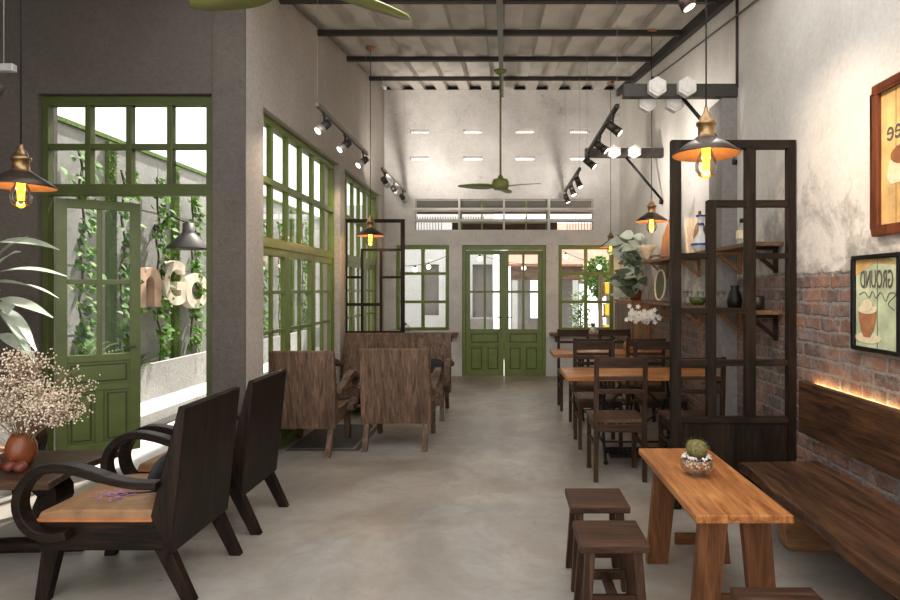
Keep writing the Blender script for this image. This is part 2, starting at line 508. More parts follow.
# back wall: door, two windows, grille band, eight vent slots
DB = (-.68, .75, 0, 2.23); WB1 = (-1.80, -.90, .78, 2.23); WB2 = (.96, 1.90, .78, 2.23)
G = []
for x0, x1 in ((-1.48, -.745), (-.715, .017), (.05, .78), (.82, 1.55)):
    for z0, z1 in ((2.865, 3.015), (2.675, 2.825), (2.49, 2.635)):
        G.append((x0, x1, z0, z1))
V = [(x, x + .32, z - .008, z + .068) for x in (-1.565, -.66, .235, 1.16) for z in (4.135, 3.675)]
mb = MB(); wall_boxes(mb, 'Y', BW, BW + .2, -2.25, 2.2, 0, 4.87, [DB, WB1, WB2] + G + V)
struct(mb.build('wall_back', M['back']))
# roof: trapezoid sheet
def roof(x0, x1, y0, y1):
    mb = MB(); P = .38; x = math.floor(x0 / P) * P + .03; prof = []
    while x < x1:
        prof += [(x, 0), (x + .17, 0), (x + .185, .085), (x + .365, .085)]; x += P
    prof = [(max(x0, min(x1, a)), b) for a, b in prof]
    vs = []
    for y in (y0, y1):
        for a, b in prof: vs.append((a, y, roofz(y) + b))
    for y in (y0, y1):
        for a, b in prof: vs.append((a, y, roofz(y) + b + .012))
    n = len(prof); fs = []
    for i in range(n - 1):
        if abs(prof[i + 1][0] - prof[i][0]) < 1e-5: continue
        fs += [(i, i + 1, n + i + 1, n + i), (2 * n + i, 3 * n + i, 3 * n + i + 1, 2 * n + i + 1)]
    mb.add(vs, fs)
    return mb
struct(roof(-2.25, 2.2, 4.25, BW + .6).build('ceiling', M['roof'], fix=False))  # sheet stops ahead of the camera; unseen opening behind it added for daylight
struct(roof(-5.2, -2.25, -1.5, 4.9).build('ceiling_wing', M['roof'], fix=False))
n_tr = 0
for y in (1.7, 3.1, 4.25, 5.4, 6.5, 7.75, 9.05):
    n_tr += 1
    x0 = -5 if y < 4.69 else -2.0
    struct(MB().box(x0, 1.93, y - .025, y + .025, roofz(y) - .06, roofz(y) - .006).build('trim_%d' % n_tr, M['dark']))
n_tr += 1
struct(MB().box(-2, 2, BW + .205, BW + .24, roofz(BW) - .06, roofz(BW) + .115).build('trim_%d' % n_tr, M['dark']))
n_tr += 1
ya, yb = 1.0, 9.9
struct(MB().beam((-.04, ya, roofz(ya) - .13), (0.0, yb, roofz(yb) - .13), .055, .09).build('trim_%d' % n_tr, M['grey_metal']))
n_tr += 1
struct(MB().beam((1.965, ya, roofz(ya) - .06), (1.965, BW - .02, roofz(BW) - .06), .06, .11).build('trim_%d' % n_tr, M['dark']))
n_tr += 1
struct(MB().cyl((1.985, ya, roofz(ya) - .27), (1.985, 9.0, roofz(9.0) - .27), .008).box(1.97, 2, 7.9, 7.93, roofz(8) - .36, roofz(8) - .24).build('trim_%d' % n_tr, M['grey_metal']))
n_tr += 1   # thin raised band outlines across the back wall, and the ledge above the grille
mb = MB()
for z in (4.135, 3.675):
    mb.box(-2, 2, BW - .006, BW, z + .105, z + .115).box(-2, 2, BW - .006, BW, z - .012, z - .002)
mb.box(-2, 2, BW - .012, BW, 3.05, 3.062)
struct(mb.build('trim_%d' % n_tr, M['back']))
struct(MB().box(1.87, 2.0, 5.1, 5.42, 0, 3.118).build('trim_13', M['column']))
struct(MB().cyl((1.99, 5.08, 3.2), (1.99, 5.08, roofz(5.08) - .1), .012).build('trim_14', M['dark']))

# ---- windows of the left wall (green frames, opening lights down to the floor)
def side_window(idx, y0, y1, cols):
    root = bpy.data.objects.new('window_%d' % idx, None); C.objects.link(root); root.location = (-2.1, y0, 0); struct(root)
    L = y1 - y0; g = .012
    mb = MB(); t = .035
    mb.box(-t, t, g, .05, 0.01, 3.01); mb.box(-t, t, L - .05, L - g, .01, 3.01); mb.box(-t, t, .05, L - .05, 2.955, 3.01)
    mb.box(-t, t, .05, L - .05, 2.42, 2.48); mb.box(-t, t, .05, L - .05, 1.86, 1.95); mb.box(-t, t, .05, L - .05, .01, .09)
    for k in range(1, cols):
        y = L * k / cols; mb.box(-.025, .025, y - .022, y + .022, 1.95, 2.955)
    mb.build('window_frame', M['green'], root, bevel=.004)
    # casement leaves, two panes wide each
    nl = cols // 2
    for k in range(nl):
        a = L * 2 * k / cols + (.05 if k == 0 else .004); b_ = L * 2 * (k + 1) / cols - (.05 if k == nl - 1 else .004)
        mb = MB(); s = .024
        mb.box(-s, s, a, a + .065, .09, 1.86); mb.box(-s, s, b_ - .065, b_, .09, 1.86)
        mb.box(-s, s, a + .065, b_ - .065, 1.79, 1.86); mb.box(-s, s, a + .065, b_ - .065, .09, .18)
        mb.box(-.012, .012, a + .065, b_ - .065, .18, .66); mb.box(-s, s, a + .065, b_ - .065, .66, .73)
        mid = (a + b_) / 2; mb.box(-.016, .016, mid - .018, mid + .018, .73, 1.79)
        for z in (1.10, 1.46): mb.box(-.016, .016, a + .065, b_ - .065, z - .016, z + .016)
        mb.build('window_leaf', M['green'], root, bevel=.003)
    MB().box(-.004, .004, .05, L - .05, 1.95, 2.955).build('window_glass', M['glass'], root)
    MB().box(-.003, .003, .05, L - .05, .73, 1.79).build('window_glass', M['glass'], root)
side_window(1, W1[0], W1[1], 6)
side_window(2, W2[0], W2[1], 6)

# ---- wing doorway: fixed frame with transom lights and one leaf swung out
d1 = bpy.data.objects.new('door_1', None); C.objects.link(d1); d1.location = (D1[0], 4.76, 0); struct(d1)
wd = D1[1] - D1[0]; mb = MB(); t = .035
mb.box(.005, .05, -t, t, 0, 3.01).box(wd - .06, wd - .005, -t, t, 0, 3.01).box(.05, wd - .06, -t, t, 2.94, 3.01)
mb.box(.05, wd - .06, -t, t, 2.23, 2.32).box(.05, wd - .06, -.027, .027, 2.595, 2.64)
for k in range(1, 4):
    x = .04 + (wd - .07) * k / 4; mb.box(x - .022, x + .022, -.03, .03, 2.32, 2.94)
mb.build('door_frame', M['greend'], d1, bevel=.004)
MB().box(.075, wd - .06, -.004, .004, 2.32, 2.94).build('door_glass', M['glass'], d1)
def door_leaf(parent, w, h, zp, mat, loc=(0, 0, 0), rz=0, z0=.02, rows=2, mirror=1):
    """panelled leaf: glazing above zp, panels below; runs along +x from its hinge"""
    root = bpy.data.objects.new('door_leaf', None); C.objects.link(root); root.parent = parent; root.location = loc; root.rotation_euler = (0, 0, rz)
    def X(a, b): return (min(a * mirror, b * mirror), max(a * mirror, b * mirror))
    t = .02; st = .075; mb = MB()
    mb.box(*X(0, st), -t, t, z0, h).box(*X(w - st, w), -t, t, z0, h).box(*X(st, w - st), -t, t, h - .07, h)
    mb.box(*X(st, w - st), -t, t, zp - .06, zp).box(*X(st, w - st), -t, t, z0, z0 + .09)
    zr = zp - .30; mb.box(*X(st, w - st), -t, t, zr, zr + .05)
    mb.box(*X(w / 2 - .03, w / 2 + .03), -t, t, z0 + .09, zr)
    mb.box(*X(w / 2 - .02, w / 2 + .02), -.015, .015, zp, h - .07)
    for k in range(1, rows):
        z = zp + (h - .07 - zp) * k / rows; mb.box(*X(st, w - st), -.0152, .0152, z - .02, z + .02)
    mb.build('leaf_frame', mat, root, bevel=.004)
    def panel(x0, x1, za, zb):
        p = MB(); p.box(*X(x0, x1), -.008, .008, za, zb)
        p.box(*X(x0 + .034, x1 - .034), -.0175, .0175, za + .034, zb - .034)
        pn = p.build('panel', mat, root, bevel=.003)
        g = .012; q = MB()
        a_, b_, c_, e_ = x0 + .022, x1 - .022, za + .022, zb - .022
        q.box(*X(a_, b_), -.012, .012, c_, c_ + g).box(*X(a_, b_), -.012, .012, e_ - g, e_)
        q.box(*X(a_, a_ + g), -.012, .012, c_ + g, e_ - g).box(*X(b_ - g, b_), -.012, .012, c_ + g, e_ - g)
        q.build('moulding', M['groove'], pn)
    panel(st, w - st, zr + .05, zp - .06)
    panel(st, w / 2 - .03, z0 + .09, zr); panel(w / 2 + .03, w - st, z0 + .09, zr)
    MB().box(*X(st, w - st), -.003, .003, zp, h - .07).build('glass_pane', M['glass'], root)
    hb = MB(); hb.cyl(((w - .04) * mirror, -.03, 1.0), ((w - .04) * mirror, .03, 1.0), .008).beam(((w - .04) * mirror, -.035, 1.0), ((w - .13) * mirror, -.035, 1.0), .012, .016)
    hb.build('door_handle', M['dark'], root, bevel=.002)
    return root
door_leaf(d1, .585, 2.22, .95, M['greenm'], (.045, .058, 0), math.atan2(.34, .50), .13)
# ---- back double door
d2 = bpy.data.objects.new('door_2', None); C.objects.link(d2); d2.location = (DB[0], BW + .06, 0); struct(d2)
w2 = DB[1] - DB[0]
MB().box(.004, .06, -.05, .05, 0, 2.226).box(w2 - .06, w2 - .004, -.05, .05, 0, 2.226).box(.06, w2 - .06, -.05, .05, 2.15, 2.226).build('door_frame', M['green'], d2, bevel=.005)
hw = (w2 - .12) / 2 - .004
door_leaf(d2, hw, 2.14, .80, M['green'], (.06, 0, 0), 0, .004)
MB().box(w2 / 2 - .02, w2 / 2 + .02, -.034, -.0205, .30, 2.14).build('astragal', M['green'], d2)
door_leaf(d2, hw, 2.14, .80, M['green'], (w2 - .06, 0, 0), 0, .004, mirror=-1)
# ---- back windows
for idx, (x0, x1, z0, z1) in ((3, WB1), (4, WB2)):
    r = bpy.data.objects.new('window_%d' % idx, None); C.objects.link(r); r.location = (x0, BW + .06, z0); struct(r)
    w, h = x1 - x0, z1 - z0; mb = MB()
    mb.box(.004, .06, -.04, .04, .004, h - .004).box(w - .06, w - .004, -.04, .04, .004, h - .004).box(.06, w - .06, -.04, .04, h - .07, h - .004).box(.06, w - .06, -.04, .04, .004, .05)
    mb.box(w / 2 - .03, w / 2 + .03, -.025, .025, .05, h - .07)
    for k in (1, 2): mb.box(.06, w - .06, -.0245, .0245, h * k / 3 - .025, h * k / 3 + .025)
    mb.build('window_frame', M['green'], r, bevel=.004)
    MB().box(.06, w - .06, -.003, .003, .05, h - .07).build('window_glass', M['glass'], r)
# grille: recessed green frames and vertical bars behind the openings
r = bpy.data.objects.new('window_5', None); C.objects.link(r); r.location = (0, BW + .17, 2.48); struct(r)
mb = MB()
for x0 in (-.71, .055):
    mb.box(x0, x0 + .72, 0, .02, .0, .025).box(x0, x0 + .72, 0, .02, .135, .16)
    mb.box(x0 + .35, x0 + .375, 0, .02, 0, .53)
mb.box(-.715, -.69, 0, .02, 0, .53).box(.755, .78, 0, .02, 0, .53)
mb.build('window_frame', M['green'], r)
mb = MB()
for k in range(70):
    x = -1.46 + k * .044
    if x < .0 - .3 or x > .3: mb.box(x - .006, x + .006, -.012, 0, .185, .25)
for k in range(9): mb.box(-1.45 + k * .05, -1.44 + k * .05, -.012, 0, .0, .165); mb.box(1.12 + k * .05, 1.13 + k * .05, -.012, 0, 0, .165)
mb.build('window_bars', M['dark'], r)
for i, (x0, x1, z0, z1) in enumerate(V):
    mb = MB()
    for k in range(8):
        x = x0 + .02 + k * .04; mb.box(x - .003, x + .003, BW + .03, BW + .06, z0, z1)
    struct(mb.build('window_%d' % (6 + i), M['white']))
# ---- sill counters on the back wall
for nm, x0, x1, lab in (('window_counter', -1.99, -.74, 'long brown wooden ledge under the left back window'), ('window_counter', .80, 1.99, 'long brown wooden ledge under the right back window')):
    t = thing(nm, ((x0 + x1) / 2, BW - .13, .70), lab, 'ledge'); h = (x1 - x0) / 2
    MB().box(-h, h, -.13, .128, 0, .045).build('ledge_board', W_shelf('X'), t, bevel=.004)
    for s in (-1, 1):
        MB().prism([(-.09, -.002), (.128, -.002), (.128, -.12)], 'X', s * (h - .12) - .015, s * (h - .12) + .015).build('bracket', M['dark'], t)

# ------------------------------------------------------------------ outside
struct(MB().box(-9, -2.25, 4.9, 26, -.12, -.01).box(-2.25, 8, BW + .25, 26, -.12, -.01).build('courtyard_ground', M['paving']))
struct(MB().box(-4.4, -3.87, 4.92, 14.8, -.005, .12).build('courtyard_walkway', M['paving']))
struct(MB().box(-3.868, -3.72, 4.92, 20, -.008, .01).build('courtyard_gutter', M['dark']))
mb = MB().box(-4.75, -4.6, 4.92, 24, 0, 3.23)
for y in range(5, 23, 1): mb.box(-4.6, -4.596, y + .02, y + .035, .5, 3.2)
for z in (1.0, 1.75, 2.5): mb.box(-4.6, -4.5955, 4.92, 24, z, z + .015)
cw = struct(mb.build('courtyard_wall', M['concrete']))
struct(MB().box(-4.77, -4.57, 4.92, 24, 3.232, 3.28).build('courtyard_wall_cap', M['moss']))
p = thing('planter', (-4.4, 8, .0), 'long raised concrete planter at the foot of the ivy covered wall', 'planter')
MB().box(-.0, .06, -3.07, 6.9, 0, .56).box(-.19, -.15, -3.07, 6.9, 0, .5).box(-.15, 0, -3.07, -3.0, 0, .56).build('planter_wall', M['concrete'], p)
MB().box(-.15, 0, -3.0, 6.9, .1, .50).build('soil', M['soil'], p)
for i, y in enumerate((6.95, 8.33, 10.4, 13)):   # mossy vertical strips
    mb = MB().box(-4.596, -4.55, y, y + .14, .5, 3.2)
    r_ = random.Random(i)
    for k in range(500):
        yy = y + r_.random() * .14; z = .52 + r_.random() * 2.65
        mb.leaf((-4.55, yy, z), (1, r_.uniform(-.8, .8), r_.uniform(-.6, .8)), .035, .02, n=2)
    tag(mb.build('moss_strip', M['moss'], fix=False), ['dark green moss strip, nearest the doorway hinge, on the courtyard wall', 'dark green moss strip behind the black outdoor wall lamp', 'moss strip on the courtyard wall just past the wooden letters', 'farthest moss strip on the courtyard wall'][i], 'moss')

def vine(y, z0, z1, x=-4.54, w=.14, n=190, label='', seed=0, leaf=.085):
    rr = random.Random(seed)
    t = thing('climbing_vine', (x, y, .5), label, 'plant', group=None)
    pts = [(rr.uniform(0, .03), rr.uniform(-w, w) * .35, z) for z in [a * (z1 - .5) / 12 for a in range(13)]]
    MB().tube(spline(pts, 3), .012, 6).build('stem', M['stem'], t)
    mb = MB()
    for k in range(n):
        z = rr.uniform(z0 - .5, z1 - .5); i = min(11, int(z / ((z1 - .5) / 12))); q = pts[max(0, i)]
        clump = .5 + .5 * math.sin(z * 5 + seed)
        dy = rr.gauss(0, w * (.35 + .5 * clump))
        mb.leaf((.02 + rr.random() * .09, q[1] + dy, z), (rr.uniform(.2, 1), rr.uniform(-1, 1), rr.uniform(-.9, .5)), leaf * rr.uniform(.7, 1.25), leaf * rr.uniform(.7, 1.1), up=(1, rr.uniform(-.4, .4), .4), droop=.25, n=3)
    mb.build('foliage', M['leaf_green'], t, fix=False)
vn = ['ivy vine behind the fern, leftmost seen through the open door leaf', 'ivy vine climbing near the free edge of the open door leaf', 'ivy vine above the brown wooden letter n', 'ivy vine hanging over the last wooden letter', 'ivy vine on the wall seen at the right edge of the doorway', 'ivy vine seen through the near tall side window', 'ivy vine far down the courtyard wall', 'farthest ivy vine on the courtyard wall']
for i, (y, z0, z1) in enumerate(((6.45, .6, 3.0), (7.15, .55, 2.9), (7.9, .6, 2.95), (8.75, .6, 2.9), (9.35, .6, 2.6), (11.2, .6, 2.8), (12.2, .6, 2.8), (13.6, .6, 3.0))):
    vine(y, z0, z1, label=vn[i], seed=i + 3, n=230)

def fern(name, loc, label, n, L, mat, seed=0, stiff=.4, w=.05):
    rr = random.Random(seed); t = thing(name, loc, label, 'plant'); mb = MB()
    for k in range(n):
        a = rr.uniform(0, 2 * PI); e = rr.uniform(.5, 1.35); d = Vector((math.cos(a) * math.cos(e), math.sin(a) * math.cos(e), math.sin(e)))
        if loc[0] < -4: d.x = abs(d.x) * .8 + .12
        ln = L * rr.uniform(.6, 1); sd = d.cross(Vector((0, 0, 1))).normalized()
        for j in range(3, 14):
            u = j / 13; c = d * ln * u - Vector((0, 0, 1)) * stiff * ln * u * u
            for s in (-1, 1):
                mb.leaf(c, d * .7 + sd * s, .16 * L * (1.3 - u), .018, droop=.2, n=2)
        mb.leaf((0, 0, 0), d, ln, .012, droop=stiff, n=6)
    mb.build('foliage', mat, t, fix=False)
    MB().ball((0, 0, 0), .03).build('crown', M['stem'], t)
    return t
fern('palm_fern', (-4.44, 6.2, .5), 'bushy green palm fern in the planter behind the door glass', 34, .85, M['leaf_fern'], 1)
fern('palm_fern', (-4.44, 7.25, .5), 'small green palm fern in the planter near the door leaf edge', 14, .42, M['leaf_fern'], 2)
fern('palm_fern', (-2.75, 6.5, .0), 'green palm fern outside the near end of the near tall side window', 22, .55, M['leaf_fern'], 3)
fern('palm_fern', (-3.1, 7.5, .0), 'green palm fern outside the far end of the near tall side window', 22, 1.0, M['leaf_fern'], 4)
fern('palm_fern', (-3.2, 9.0, .0), 'green palm fern outside the far tall side window', 22, 1.0, M['leaf_fern'], 5)

def text_mesh(body, size, extrude, offset=0, bevel=0, res=6):
    cu = bpy.data.curves.new('t', 'FONT'); cu.body = body; cu.size = size; cu.extrude = extrude; cu.offset = offset
    cu.bevel_depth = bevel; cu.resolution_u = res; cu.align_x = 'CENTER'; cu.align_y = 'CENTER'
    o = bpy.data.objects.new('t', cu); C.objects.link(o)
    dg = bpy.context.evaluated_depsgraph_get()
    me = bpy.data.meshes.new_from_object(o.evaluated_get(dg))
    bpy.data.objects.remove(o)
    return me
def text_obj(name, body, size, mat, mw, extrude=.002, offset=0, sx=1, sy=1, parent=None):
    me = text_mesh(body, size, extrude, offset)
    me.transform(Matrix.Diagonal((sx, sy, 1, 1)))
    me.transform(mw.to_3x3().to_4x4()); me.materials.clear(); me.materials.append(mat); me.name = name
    if (mw.determinant() < 0): me.flip_normals()
    o = bpy.data.objects.new(name, me); C.objects.link(o)
    if parent: o.parent = parent
    o.location = mw.translation
    return o
def frame_mat(ax, ay, az, loc):
    m = Matrix((ax, ay, az)).transposed().to_4x4(); m.translation = Vector(loc); return m
for ch, y, sx, mt, lab in (('n', 7.62, 1.15, 'letter2', 'brown weathered wooden letter n on the courtyard wall'), ('G', 8.2, .95, 'letter', 'pale wooden capital letter G on the courtyard wall'), ('o', 8.78, 1.2, 'letter', 'pale wooden letter o on the courtyard wall under the ivy')):
    s = {'n': 1.0, 'G': .80, 'o': 1.0}[ch]
    o = text_obj('sign_letter', ch, s, M[mt], frame_mat((0, 1, 0), (0, 0, 1), (1, 0, 0), (-4.46, y - .10, 1.58 if ch == 'n' else 1.535)), .055, .022, sx)
    tag(o, lab, 'letter', 'wooden letters on the courtyard wall')
t = thing('outdoor_wall_lamp', (-4.59, 7.95, 2.30), 'black cone shaded outdoor lamp above the wooden letters', 'lamp')
MB().cyl((0, 0, 0), (.02, 0, 0), .05).build('wall_plate', M['black'], t)
MB().tube([(.02, 0, 0), (.2, .02, .16), (.42, .03, .06)], .012).build('arm', M['black'], t)
MB().lathe([(0, .06), (.07, .06), (.075, -.06), (.10, -.09), (.27, -.27), (.272, -.285), (.26, -.28), (.09, -.1), (0, -.08)], (.42, .03, 0), 28).build('lamp_shade', M['dark'], t)

# porch roof beyond the back wall, neighbouring buildings, tree, string lights
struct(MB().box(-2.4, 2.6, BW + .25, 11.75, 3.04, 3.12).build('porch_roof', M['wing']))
struct(MB().box(-2.4, 2.6, 11.44, 11.50, 2.915, 3.039).build('porch_beam', W_shelf('X')))
struct(MB().box(-.95, 1.05, 11.40, 11.438, 2.60, 2.78).build('porch_crossbeam', W_chair('X')))
b = thing('white_building', (-2.2, 15.2, 0), 'white rendered building with a dark window opening behind the back door', 'building')
mb = MB(); wall_boxes(mb, 'Y', 0, .3, -2.0, 1.98, 0, 3.6, [(1.45, 1.95, .75, 2.1), (.2, .6, .8, 2.1)]); mb.build('wall', M['white'], b)
MB().box(1.45, 1.95, .25, .29, .75, 2.1).build('window', M['column'], b)
MB().box(.2, .6, .25, .29, .8, 2.1).build('window', M['column'], b)
MB().box(1.3, 1.99, -.4, -.02, .35, .72).build('bench_ledge', M['column'], b)
b = thing('tiled_house', (2.6, 14.5, 0), 'low house with a terracotta tiled roof seen through the back glazing', 'building')
MB().prism([(-.7, 2.05), (-.72, 2.0), (2.2, 3.2), (2.2, 3.3)], 'X', -2.45, 4).build('roof', M['tile'], b)
MB().box(-2.4, 4, -.6, -.5, 1.68, 1.99).build('eave_beam', W_wal('X'), b)
mb = MB(); wall_boxes(mb, 'Y', .3, .5, -2.38, 4, 0, 2.3, [(-1.9, -1.5, .75, 1.7), (-.7, 0, .0, 1.6)]); mb.build('wall', M['column'], b)
for x in (-2.3, -.9, .6): MB().box(x - .06, x + .06, -.62, -.5, 0, 1.68).build('post', M['white'], b)
t = thing('courtyard_tree', (2.05, 12.6, 0), 'leafy green tree in the yard behind the right back window', 'tree')
MB().tube([(0, 0, 0), (.03, 0, .8), (-.04, .02, 1.6), (.02, 0, 2.1)], [.05, .045, .035, .02]).build('trunk', M['stem'], t)
mb = MB(); rr = random.Random(11)
for k in range(900):
    a = rr.uniform(0, 2 * PI); q = rr.random() ** .5; z = rr.uniform(-1, 1); rad = .38 * math.sqrt(max(0, 1 - z * z)) * q
    mb.leaf((rad * math.cos(a), rad * math.sin(a), 1.75 + .42 * z), (rr.uniform(-1, 1), rr.uniform(-1, 1), rr.uniform(-.6, .8)), .1, .07, n=2)
mb.build('foliage', M['leaf_green'], t, fix=False)
t = thing('courtyard_shrub', (1.55, 11.9, 0), 'upright green shrub behind the lower panes of the right back window', 'plant')
MB().tube([(0, 0, 0), (.01, 0, .5), (0, 0, 1.1)], [.02, .02, .01]).build('stem', M['stem'], t)
mb = MB()
for k in range(420):
    a = rr.uniform(0, 2 * PI); z = rr.uniform(.3, 1.45); rad = .17 * rr.random() ** .5
    mb.leaf((rad * math.cos(a), rad * math.sin(a), z), (rr.uniform(-1, 1), rr.uniform(-1, 1), rr.uniform(-.3, .9)), .11, .06, n=2)
mb.build('foliage', M['leaf_green'], t, fix=False)
MB().lathe([(0, 0), (.13, 0), (.16, .3), (.14, .3), (.13, .26), (0, .26)], seg=20).build('pot', M['pot_white'], t)
t = thing('yard_shelf', (2.05, 11.3, 0), 'brown outdoor rack behind the right back window', 'shelf')
for x in (-.2, .2): MB().box(x - .02, x + .02, -.12, .12, 0, 1.75).build('upright', W_wal('Z'), t)
for z in (.55, .95, 1.35): MB().box(-.18, .18, -.12, .12, z, z + .03).build('shelf_board', W_wal('X'), t)
for i, (z, l) in enumerate(((.58, 'bottom'), (.98, 'middle'), (1.38, 'top'))):
    bx_ = MB().box(-.13, .13, -.09, .09, 0, .22).box(-.14, .14, -.1, .1, .19, .222).build('yellow_tub', M['yellow'], None, (2.05, 11.3, z), bevel=.01)
    tag(bx_, 'bright yellow tub on the %s board of the outdoor rack' % l, 'tub', 'yellow tubs on the outdoor rack')
for li, (x0, x1, z0, z1, lab) in enumerate(((-2.2, -.9, 1.95, 2.2, 'string of lit bulbs behind the left back window'), (-.6, 1.1, 2.2, 2.0, 'string of lit bulbs behind the back door glass'), (1.1, 2.4, 2.25, 2.0, 'string of lit bulbs behind the right back window'))):
    t = thing('string_lights', (x0, 11.6, z0), lab, 'string lights')
    P = [((x1 - x0) * k / 10, 0, (z1 - z0) * k / 10 - .12 * math.sin(PI * k / 10)) for k in range(11)]
    MB().tube(P, .006, 5).build('cord', M['black'], t)
    for k in (1, 4, 6, 9):
        q = P[k]; bb = MB().ball((q[0], q[1], q[2] - .08), .045, 10, 8).build('bulb', M['lens'], t)
        MB().cyl((q[0], q[1], q[2] - .04), (q[0], q[1], q[2]), .018).build('socket', M['black'], bb)

# ------------------------------------------------------------------ furniture
def armchair(loc, rz, label, W, width=.62, cushion=True, group=None, thick=1.0, name='armchair', cat='chair'):
    t = thing(name, loc, label, cat, rz, group); h = width / 2
    prof = [(-.33, .945), (-.30, .945), (-.20, .40), (-.265, .245), (-.285, .245)]
    prof = [(-.355, .93), (-.345, .945), (-.322, .94), (-.19, .42), (-.285, .235)]
    MB().prism(prof, 'Y', -h + .01, h - .01).build('backrest', W('Z'), t, bevel=.006)
    mb = MB()
    for s in (-1, 1):
        y = s * (h - .055); mb.box(-.24, .352, y - .022, y + .022, .25, .385)
    mb.box(.312, .352, -h + .078, h - .078, .25, .385).box(-.2, -.16, -h + .078, h - .078, .27, .38)
    mb.box(-.2, .345, -h + .078, h - .078, .355, .385)
    mb.build('seat_frame', W('X'), t, bevel=.005)
    for s in (-1, 1):
        y = s * (h - .06)
        MB().leg((-.19, y, .34), (-.355, y, 0), .085, .05, .06, .045).build('leg', W('Z'), t, bevel=.004)
        MB().leg((.30, y, .26), (.35, y, 0), .085, .05, .06, .045).build('leg', W('Z'), t, bevel=.004)
    path = [(-.24, .575), (-.12, .580), (0, .605), (.12, .642), (.23, .66), (.32, .64), (.388, .575), (.413, .49), (.388, .405), (.33, .352), (.26, .335), (.18, .345)]
    sp = [(p.x, p.y) for p in spline([(a, b_, 0) for a, b_ in path], 4)]
    for s in (-1, 1):
        y0, y1 = sorted((s * (h - .035), s * (h + .035)))
        th = [.042 * thick if i > 8 else .034 * thick for i in range(len(sp))]
        MB().band(sp, th, y0, y1).build('arm', W('X'), t, bevel=.006)
    if cushion:
        mb = MB(); mb.prism([(-.195, .386), (.352, .386), (.360, .41), (.345, .436), (.2, .450), (-.19, .448), (-.2, .42)], 'Y', -h + .03, h - .03, True)
        mb.build('seat_cushion', M['tan'], t, bevel=.012)
        MB().box(-.19, .364, -h + .026, h - .026, .388, .402).build('cushion_piping', M['orange_leather'], t, bevel=.003)
    return t
a1 = armchair((-1.85, 3.13, 0), PI, 'dark wooden armchair with curled arms and tan seat, nearest in the left foreground', W_dark, .62)
# embroidered spray on the seat
mb = MB(); rr = random.Random(5)
for k in range(70):
    x = rr.gauss(0, .045); y = rr.gauss(0, .045); a = rr.uniform(0, 6.3)
    mb.add([(x + .011 * math.cos(a + q), y + .011 * math.sin(a + q), .4545 + .0004 * (k % 5)) for q in (0, 2, 4)], [(0, 1, 2)])
mb.build('embroidered_flower', M['purple'], a1, (.10, .08, 0), fix=False)
MB().tube([(.1, .08, .454), (.0, .06, .4535), (-.1, .02, .4525)], .004, 5).build('embroidered_stalk', M['blackcloth'], a1)
a2 = armchair((-1.85, 3.89, 0), PI, 'dark wooden armchair with curled arms and tan seat, behind the nearest one', W_dark, .58)
pl = MB(); pl.ball((0, 0, 0), 1, 16, 10, (.042, .15, .10))
o = pl.build('throw_pillow', M['blackcloth'], None, (-1.735, 3.10, .556)); o.rotation_euler = (0, .22, 0)
tag(o, 'small black throw pillow leaning on the nearest armchair backrest', 'pillow')
armchair((-3.5, 3.72, 0), 0, 'dark curled arm armchair across the table, beside the white planter pot', W_dark, .60)
armchair((-.985, 5.86, 0), PI / 2, 'brown plank back armchair, right of two seen from behind', W_wal, .67, False, thick=1.5)
armchair((-1.78, 5.66, 0), PI / 2, 'brown plank back armchair, left of two, by the tall green window', W_wal, .60, False, thick=1.5)
armchair((-1.29, 7.13, 0), -PI / 2, 'wide brown plank back wooden settee in front of the left lattice screen', W_wal, 1.34, False, thick=1.5, name='settee', cat='sofa')
pl = MB(); pl.ball((0, 0, 0), 1, 16, 10, (.16, .06, .14))
o = pl.build('throw_pillow', M['blackcloth'], None, (-.80, 7.06, .535)); o.rotation_euler = (-.25, 0, 0)
tag(o, 'dark throw pillow at the right end of the wooden settee', 'pillow')
MB().ball((0, 0, 0), 1, 12, 6, (.06, .004, .03)).build('orange_patch', M['orange_leather'], o, (-.02, -.4 * .06 - .03, -.07))

t = thing('floor_mat', (-1.66, 6.05, 0), 'dark grey floor mat with a thin tan border line under the left plank armchair', 'mat')
MB().box(-.33, .34, -.53, .53, .0005, .004).build('mat_body', flat('dark_grey_mat', (.07, .065, .06), .9, 0, .3, 20), t)
MB().box(.27, .29, -.48, .53, .0042, .005).box(-.33, .27, -.48, -.46, .0042, .005).build('border_line', flat('tan_binding', (.30, .20, .10), .8), t)

# side table at left with pedestal
t = thing('coffee_table', (-2.68, 3.39, 0), 'dark wooden pedestal table carrying the dried flower vase', 'table')
MB().prism([(-.35, -.31), (.35, -.31), (.29, 0), (.33, .31), (-.35, .31)], 'Z', .46, .50).build('tabletop', wood('dark_table_top', (.10, .055, .034), (.035, .019, .012), 'X', .4), t, bevel=.006)
pp = spline([(.05, 0, .46), (.16, 0, .36), (.13, 0, .24), (.20, 0, .12), (.12, 0, .07)], 4)
MB().band([(p.x, p.z) for p in pp], [.11] * len(pp), -.07, .07).build('pedestal', W_dark('Z'), t, bevel=.01)
MB().tube(spline([(-.34, -.10, .05), (-.15, -.03, .055), (.1, -.02, .06), (.25, 0, .055), (.31, .02, .048)], 4), .045, 8).build('foot_rail', W_dark('X'), t)

